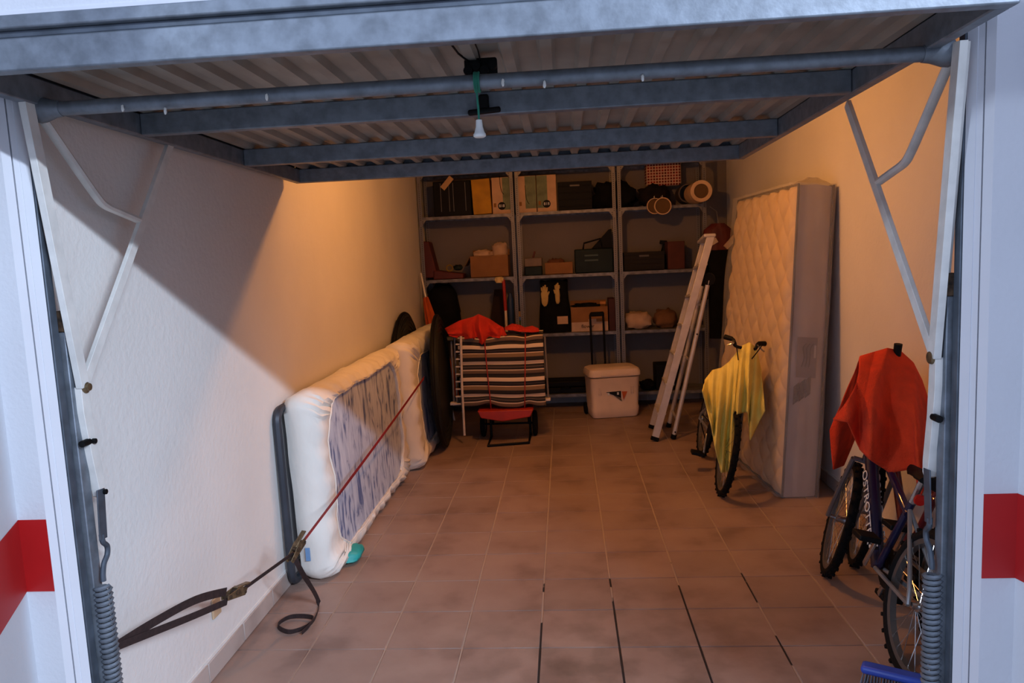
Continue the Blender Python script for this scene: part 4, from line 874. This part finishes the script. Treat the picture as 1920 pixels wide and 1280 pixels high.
# ------------------------------------------------------------------ double mattress in plastic against the right wall
mr = thing('wrapped_mattress', 'large quilted cream mattress in clear plastic standing upright against the right wall', 'mattress', (1.45, 5.6, 0))
BL, BN = V((1.235, 6.36, .012)), V((1.35, 4.83, .012))       # far and near bottom edge of the quilted face
TN, TF = V((1.478, 4.90, 2.0)), V((1.455, 6.42, 2.0))
def face(u, v): return BN.lerp(BL, u).lerp(TN.lerp(TF, u), v)
nrm = (face(1, .5)-face(0, .5)).cross(face(.5, 1)-face(.5, 0)).normalized()
if nrm.x > 0: nrm = -nrm
TH = .235
def quilt(u, v):
    e = min(u, 1-u, v, 1-v); rnd = .03*max(0, 1-e/.045)**2
    a, b = u*1.5*9.0, v*2.0*9.0; s1 = abs(math.sin((a+b)*math.pi/2)); s2 = abs(math.sin((a-b)*math.pi/2))
    return face(u, v)+nrm*(.026*(s1*s2)**.45-rnd)
M_QUILT = mat('quilted_cream', (214, 186, 146), .75, var=.06, scale=6)
M_SIDE = mat('mattress_border', (178, 166, 160), .8, var=.04)
B().grid(quilt, 150, 200).build('quilted_face', M_QUILT, mr, smooth=60)
def back(u, v): return face(u, v)-nrm*TH*.96
bd = B()
edge = [(u, 0) for u in [i/12 for i in range(12)]]+[(1, v) for v in [i/16 for i in range(16)]]+[(1-u, 1) for u in [i/12 for i in range(12)]]+[(0, 1-v) for v in [i/16 for i in range(16)]]
def ecl(p): p = p.copy(); p.z = max(p.z, .008); return p
bd.loft([[ecl(face(*e)+(-nrm)*TH*k+(face(*e)-face(.5, .5)).normalized()*bul) for e in edge] for k, bul in ((.02, -.004), (.1, .008), (.5, .016), (.9, .008), (.97, -.004))], (False, True))
bd.build('border', M_SIDE, mr, smooth=40)
for k in (.03, .96): B().tube([ecl(face(*e)-nrm*TH*k+(face(*e)-face(.5, .5)).normalized()*.012) for e in edge], .008, 8, closed=True).build('piping', mat('dark_piping', (74, 68, 66), .8), mr)
def sidept(s, v, off=.022): return face(0, v)-nrm*TH*s+V((0, -off, 0))
def patch(name, s0, s1, v0, v1, m, sk_=0, off=.023):
    B().add([sidept(s0, v0, off), sidept(s1, v0+sk_, off), sidept(s1, v1+sk_, off), sidept(s0, v1, off)], ((0, 1, 2, 3),)).build(name, m, mr, smooth=0, solid=.001)
patch('maker_label', .20, .74, .395, .525, mat('label_grey', (138, 128, 126), .7, var=.1))
patch('label_slip', .66, .71, .46, .50, mat('label_slip', (196, 186, 178), .6), off=.0245)
for k in range(3): B().tube(spline([sidept(.34+.1*k, .43, .025), sidept(.40+.08*k, .46, .025), sidept(.36+.1*k, .49, .025), sidept(.44+.1*k, .505, .025)], 4), .0022, 5).build('label_script', mat('label_ink', (92, 82, 80), .7), mr)
for k in range(3): patch('barcode_tag', .16+.16*k, .30+.16*k, .305+.012*k, .365+.012*k, mat('tag_grey', (120, 112, 106), .7, var=.3, scale=60), .015, .0245)
# thin crinkled plastic cover
M_PLA = mat('clear_plastic', (236, 230, 222), .12, trans=.22, bump=1.0, bscale=16, stretch=(1, 3, .3))
pl = B()
def bag(s, v):    # s runs round: near side, quilted face, far side ; v up
    if s < .2: k = s/.2; p = face(0, v)-nrm*TH*(1-k); o = V((0, -.035, 0))
    elif s < .9: k = (s-.2)/.7; p = face(k, v); o = nrm*.045
    else: k = (s-.9)/.1; p = face(1, v)-nrm*TH*k; o = V((0, .05, 0))
    n_ = noise.noise(V((s*9, v*2.2, 3)))*.5+noise.noise(V((s*22, v*4, 1)))*.25
    return p+o*(.8+1.5*abs(n_))+V((0, 0, .02*(v > .99)))
pl.grid(bag, 90, 60); 
pl.build('plastic_cover', M_PLA, mr, smooth=80)
cr_ = B().grid(lambda u, v: face(0, 1)-nrm*TH*(1.02*u-.03)+V((0, .02+.3*v, .012+.05*math.sin(math.pi*u)*math.exp(-((v-.1)/.3)**2)+.01*noise.noise(V((u*6, v*6, 0))))), 20, 14)
cr_.build('plastic_fold', mat('gathered_plastic', (220, 200, 170), .3, trans=.45, bump=.5, bscale=20), mr, smooth=80)

# ------------------------------------------------------------------ bicycles
def bicycle(label, rear, front, lean, R_, col, seat_h=.78, bar_h=.92, steer=0, mud=False, lettering=None, group=None, rimc=None, barw=.52, fsc=1.0, parts=()):
    rear, front = V(rear), V(front); d = front-rear; wb = d.length; yaw = math.atan2(d.y, d.x)
    t = thing('bicycle', label, 'bicycle', (rear+front)/2, group)
    # local: x forward from the rear axle, y to the left, z up; lean turns about the ground line
    Mx = Matrix.Translation(rear) @ Matrix.Rotation(yaw, 4, 'Z') @ Matrix.Rotation(lean, 4, 'X')
    fm = mat('bike_paint_'+col[0], col[1], .35, .1, var=.05, coat=.4); rm = mat('rim_grey', (112, 110, 108), .35, .6, var=.1)
    bbk = V((wb*.43, 0, R_*.93)); st = V((wb*.30, 0, seat_h-.14)); hb = V((wb*.80, 0, bar_h-.24)); htp = V((wb*.775, 0, bar_h-.10)); ra = V((0, 0, R_)); fa = V((wb, 0, R_))
    def wheel(n, c, Mw):
        wv = B().tube([c+V((R_*.955*math.cos(a), 0, R_*.955*math.sin(a))) for a in (2*math.pi*i/44 for i in range(44))], R_*.075, 10, closed=True).build(n, M_RUBBER, t, M=Mw, smooth=60)
        kn = B()
        for i in range(56):
            a = 2*math.pi*i/56; q = c+V((R_*1.022*math.cos(a), (.012 if i % 2 else -.012), R_*1.022*math.sin(a))); tg_ = V((-math.sin(a), 0, math.cos(a)))
            kn.bar(q-tg_*.007, q+tg_*.007, .016, .012, (0, 1, 0))
        kn.build('tread', M_RUBBER, wv, M=Mw, smooth=0)
        B().loft([[c+V((r*math.cos(a), y, r*math.sin(a))) for r, y in ((R_*.90, -.014), (R_*.83, -.013), (R_*.83, .013), (R_*.90, .014))] for a in (2*math.pi*i/44 for i in range(45))], (False, False)).build('rim', rm, wv, M=Mw, smooth=40)
        s_ = B()
        for i in range(28):
            a = 2*math.pi*i/28; s_.tube([c+V((.02*math.cos(a+.6), (-.025 if i % 2 else .025), .02*math.sin(a+.6))), c+V((R_*.84*math.cos(a), 0, R_*.84*math.sin(a)))], .0016, 4)
        s_.build('spokes', M_STEEL, wv, M=Mw, smooth=0)
        B().lathe([(.012, -.05), (.012, -.03), (.022, -.028), (.016, 0), (.022, .028), (.012, .03), (.012, .05)], c, (0, 1, 0), 12).build('hub', M_STEEL, wv, M=Mw)
        return wv
    Ms = Mx @ Matrix.Translation(hb) @ Matrix.Rotation(steer, 4, (htp-hb).normalized()) @ Matrix.Translation(-hb)
    wheel('rear_wheel', ra, Mx); wheel('front_wheel', fa, Ms)
    fr = B().tube([bbk, st], .016, 10); fr.tube([bbk+(hb-bbk).normalized()*.0, hb+V((0, 0, .02))], .021*fsc, 12); fr.tube([st-V((0, 0, .05)), htp-V((0, 0, .06))], .017, 10); fr.tube([hb-V((-.012, 0, .045)), htp], .021, 10)
    rt = B()
    for s in (-1, 1): rt.tube([bbk+V((-.02, s*.02, 0)), ra+V((.03, s*.06, 0)), ra+V((0, s*.062, 0))], .009, 8); rt.tube([st-V((0, 0, .03)), ra+V((.02, s*.06, .05)), ra+V((0, s*.062, 0))], .009, 8)
    fr.build('frame', fm, t, M=Mx); rt.build('rear_triangle', mat('silver_paint', (150, 152, 154), .35, .5), t, M=Mx)
    fk = B().tube([htp, hb], .013, 8)
    for s in (-1, 1): fk.tube([hb-V((-.02, -s*.055, .05)), hb.lerp(fa, .5)+V((.0, s*.06, .0)), fa+V((0, s*.062, 0))], .012, 8)
    fk.tube([hb-V((-.02, .055, .05)), hb-V((-.02, -.055, .05))], .012, 8); fk.build('fork', mat('fork_grey', (120, 122, 126), .35, .5), t, M=Ms)
    B().tube([st, st+V((-.03, 0, .10))], .013, 8).build('seat_post', M_STEEL, t, M=Mx)
    B().lathe([(.0, .012), (.022, .010), (.024, 0), (.02, -.006)], st+V((-.05, 0, .03)), (-1, 0, 0), 14).build('reflector', mat('red_reflector', (190, 24, 20), .3), t, M=Mx)
    sc_ = st+V((-.035, 0, .12)); rings = []
    for x_, w_, h_ in ((-.13, .04, .0), (-.12, .075, .012), (-.05, .07, .01), (.03, .035, .004), (.11, .018, .0), (.125, .008, -.004)): rings.append([sc_+V((x_, w_*math.cos(a), h_+.022*math.sin(a))) for a in (2*math.pi*k/14 for k in range(14))])
    B().loft(rings).build('saddle', M_BLACK, t, M=Mx, smooth=60)
    hc = htp+V((.02, 0, .08)); sm = B().tube([htp-V((0, 0, .03)), hc, hc+V((.05, 0, .01))], .013, 8).build('stem', M_STEEL, t, M=Ms)
    hcc = hc+V((.05, 0, .01))
    hbm = B().tube(spline([hcc+V((-.06, -barw/2, .045)), hcc+V((-.02, -barw*.3, .04)), hcc+V((0, -.06, 0)), hcc+V((0, .06, 0)), hcc+V((-.02, barw*.3, .04)), hcc+V((-.06, barw/2, .045))], 5), .011, 8).build('handlebar', M_BLACK, t, M=Ms)
    for s in (-1, 1):
        B().tube([hcc+V((-.06, s*barw/2, .045)), hcc+V((-.03, s*barw*.33, .041))], [.018, .016], 10).build('grip', M_BLACK, hbm, M=Ms)
        B().tube(spline([hcc+V((-.02, s*barw*.28, .035)), hcc+V((.04, s*barw*.33, .02)), hcc+V((.03, s*barw*.45, .0))], 4), .006, 6).build('brake_lever', M_STEEL, hbm, M=Ms)
        B().tube(spline([hcc+V((.03, s*barw*.3, .03)), hcc+V((.10, s*.08, .03)), hb+V((.08, s*.02, .1)), hb+V((.03, 0, 0))], 5), .004, 5).build('cable', M_BLACK, hbm, M=Ms)
    ck = B().lathe([(.085, -.004), (.085, .004)], bbk+V((0, -.045, 0)), (0, 1, 0), 28).build('chainring', M_BLACK, t, M=Mx)
    for s, a in ((-1, -1.15), (1, 2.0)):
        e_ = bbk+V((.155*math.cos(a), s*.065, .155*math.sin(a))); B().bar(bbk+V((0, s*.06, 0)), e_, .024, .012, (0, 0, 1)).build('crank_arm', M_STEEL, ck, M=Mx, bevel=.003)
        B().box(e_+V((-.045, min(0, s*.09), -.012)), e_+V((.045, max(0, s*.09), .012))).build('pedal', M_BLACK, ck, M=Mx, bevel=.005)
    cn = B()
    cn.tube([bbk+V((.03, -.045, .082)), ra+V((0, -.045, .035)), ra+V((-.035, -.045, 0)), ra+V((0, -.045, -.035)), bbk+V((.03, -.045, -.082))], .005, 5).build('chain', M_BLACK, t, M=Mx)
    B().lathe([(.038, -.006), (.04, 0), (.038, .006)], ra+V((0, -.045, 0)), (0, 1, 0), 18).build('sprocket', M_STEEL, t, M=Mx)
    if mud:
        for nm, c, Mw, a0, a1 in (('rear_mudguard', ra, Mx, .2, 2.7),):
            ar = [c+V((R_*1.09*math.cos(a), 0, R_*1.09*math.sin(a))) for a in (a0+(a1-a0)*i/20 for i in range(21))]; B().ribbon(ar, .05, .003, (0, 1, 0)).build(nm, mud, t, M=Mw)
    if lettering:
        txt, sz, m_ = lettering; dd = (bbk-hb).normalized()
        for sgn in (1, -1):      # along the down tube, on both sides
            yv = V((0, sgn, 0)); xv = dd*(1 if sgn > 0 else 1); upv = yv.cross(xv)
            p_ = bbk.lerp(hb, .5)+yv*.0225*fsc
            text_mesh('lettering', txt, sz, Mx @ Matrix(((xv.x, upv.x, yv.x, p_.x), (xv.y, upv.y, yv.y, p_.y), (xv.z, upv.z, yv.z, p_.z), (0, 0, 0, 1))), m_, t)
    return t, Mx, Ms, dict(hcc=hcc, st=st, hb=hb, bbk=bbk, fa=fa, ra=ra, htp=htp, sc=sc_)
by, MY, MYs, KY = bicycle('small bicycle under a yellow cloth leaning on the plastic wrapped mattress', (1.03, 5.93, 0), (.985, 4.96, 0), -.21, .285, ('grey', (60, 62, 66)), .70, .99, -.03, barw=.27)
b1, M1, M1s, K1 = bicycle('blue bicycle with white lettering, half covered by the orange towel', (1.228, 2.76, 0), (1.233, 3.72, 0), .24, .285, ('blue', (17, 20, 56)), .74, .92, -.26, mud=None, barw=.26, lettering=('OSTROTTER', .062, M_WHITE), rimc=M_ALU, fsc=1.35)
b2, M2, M2s, K2 = bicycle('dark red bicycle between the blue one and the right wall', (1.43, 2.90, 0), (1.405, 3.83, 0), .20, .28, ('red', (96, 22, 24)), .74, .90, -.30, barw=.34, lettering=None)
# checkered emblem on the blue down tube near the cranks
dd = (K1['bbk']-K1['hb']).normalized(); ck_ = B(); ck2 = B()
for i in range(5):
    for j in range(5):
        p_ = K1['bbk'].lerp(K1['hb'], .13+.028*i); a_ = math.radians(30+30*j)
        uv_ = dd.cross(V((0, 1, 0)))
        q_ = p_+V((0, 1, 0))*math.sin(a_)*.0292+uv_*math.cos(a_)*.0292; (ck_ if (i+j) % 2 else ck2).bar(q_-dd*.006, q_+dd*.006, .014, .002, uv_*math.sin(a_)-V((0, 1, 0))*math.cos(a_))
ck_.build('white_checks', M_WHITE, b1, M=M1, smooth=0); ck2.build('dark_checks', M_BLACK, b1, M=M1, smooth=0)

# ------------------------------------------------------------------ cloths over the bicycles
def lerpk(keys, f):
    for (f0, v0), (f1, v1) in zip(keys, keys[1:]):
        if f <= f1: k = (f-f0)/(f1-f0) if f1 > f0 else 0; return v0+(v1-v0)*k
    return keys[-1][1]
hang('yellow_cloth', 'yellow cloth draped over the small bicycle by the wrapped mattress', 'cloth', M_YEL,
     [(1322, 712), (1336, 694), (1352, 690), (1368, 678), (1382, 660), (1392, 648), (1405, 642), (1418, 652), (1427, 694)],
     [(1317, 733), (1334, 800), (1340, 836), (1352, 886), (1366, 884), (1382, 776), (1402, 772), (1406, 826), (1434, 770)], 5.10, 4.90, 5.36,
     [(1324, 730), (1338, 760), (1345, 790), (1355, 820), (1370, 800), (1384, 770), (1400, 770), (1410, 790), (1428, 765)], .05, 8, 3.0, .05, nu=90)
hang('orange_towel', 'orange-red towel draped over the handlebars of the bicycles by the right wall', 'towel', M_FELT,
     [(1611, 676), (1613, 668), (1640, 660), (1664, 653), (1688, 658), (1712, 680), (1728, 712), (1738, 742)],
     [(1562, 786), (1590, 792), (1612, 842), (1634, 864), (1668, 886), (1716, 878), (1724, 935), (1748, 880)], 3.52, 3.22, 3.80,
     [(1556, 806), (1562, 880), (1582, 872), (1612, 800), (1660, 790), (1690, 790), (1722, 800), (1738, 800)], .07, 2.6, 11.0, .09, nu=80, nv=34,
     Mp=[(1602, 728), (1606, 732), (1622, 752), (1645, 762), (1672, 770), (1714, 780), (1732, 815), (1745, 806)])
c = oy(1668, 655, 3.5); B().tube([V((1.50, 3.52, 1.05)), V((1.505, 3.50, 1.172))], [.016, .018], 10).build('bar_end', M_BLACK, b2)

# ------------------------------------------------------------------ blue hand brush on the floor by the near wheel
c = oz(1688, 1276)
hbsh = thing('floor_brush', 'blue floor brush with pale bristles lying by the bicycle wheel', 'brush', c)
Mh = Matrix.Translation(oz(1688, 1266, .07)-V((0, 0, .07))) @ Matrix.Rotation(-.5, 4, 'Z')
B().box((-.13, -.03, .055), (.13, .03, .085)).build('back', mat('blue_brush', (52, 84, 190), .45), hbsh, M=Mh, bevel=.012)
br = B()
for i in range(26):
    for j in range(6): x_, y_ = -.12+.0096*i, -.024+.0096*j; br.tube([(x_, y_, .056), (x_*1.08+random.uniform(-.004, .004), y_*1.3+random.uniform(-.004, .004), .002)], .0022, 4)
br.build('bristles', mat('grey_bristles', (120, 126, 140), .8), hbsh, M=Mh, smooth=0, kind='stuff')
B().tube([(.12, 0, .07), (.2, 0, .07), (.34, 0, .05)], [.016, .013, .014], 10).build('handle', MATS['blue_brush'], hbsh, M=Mh)
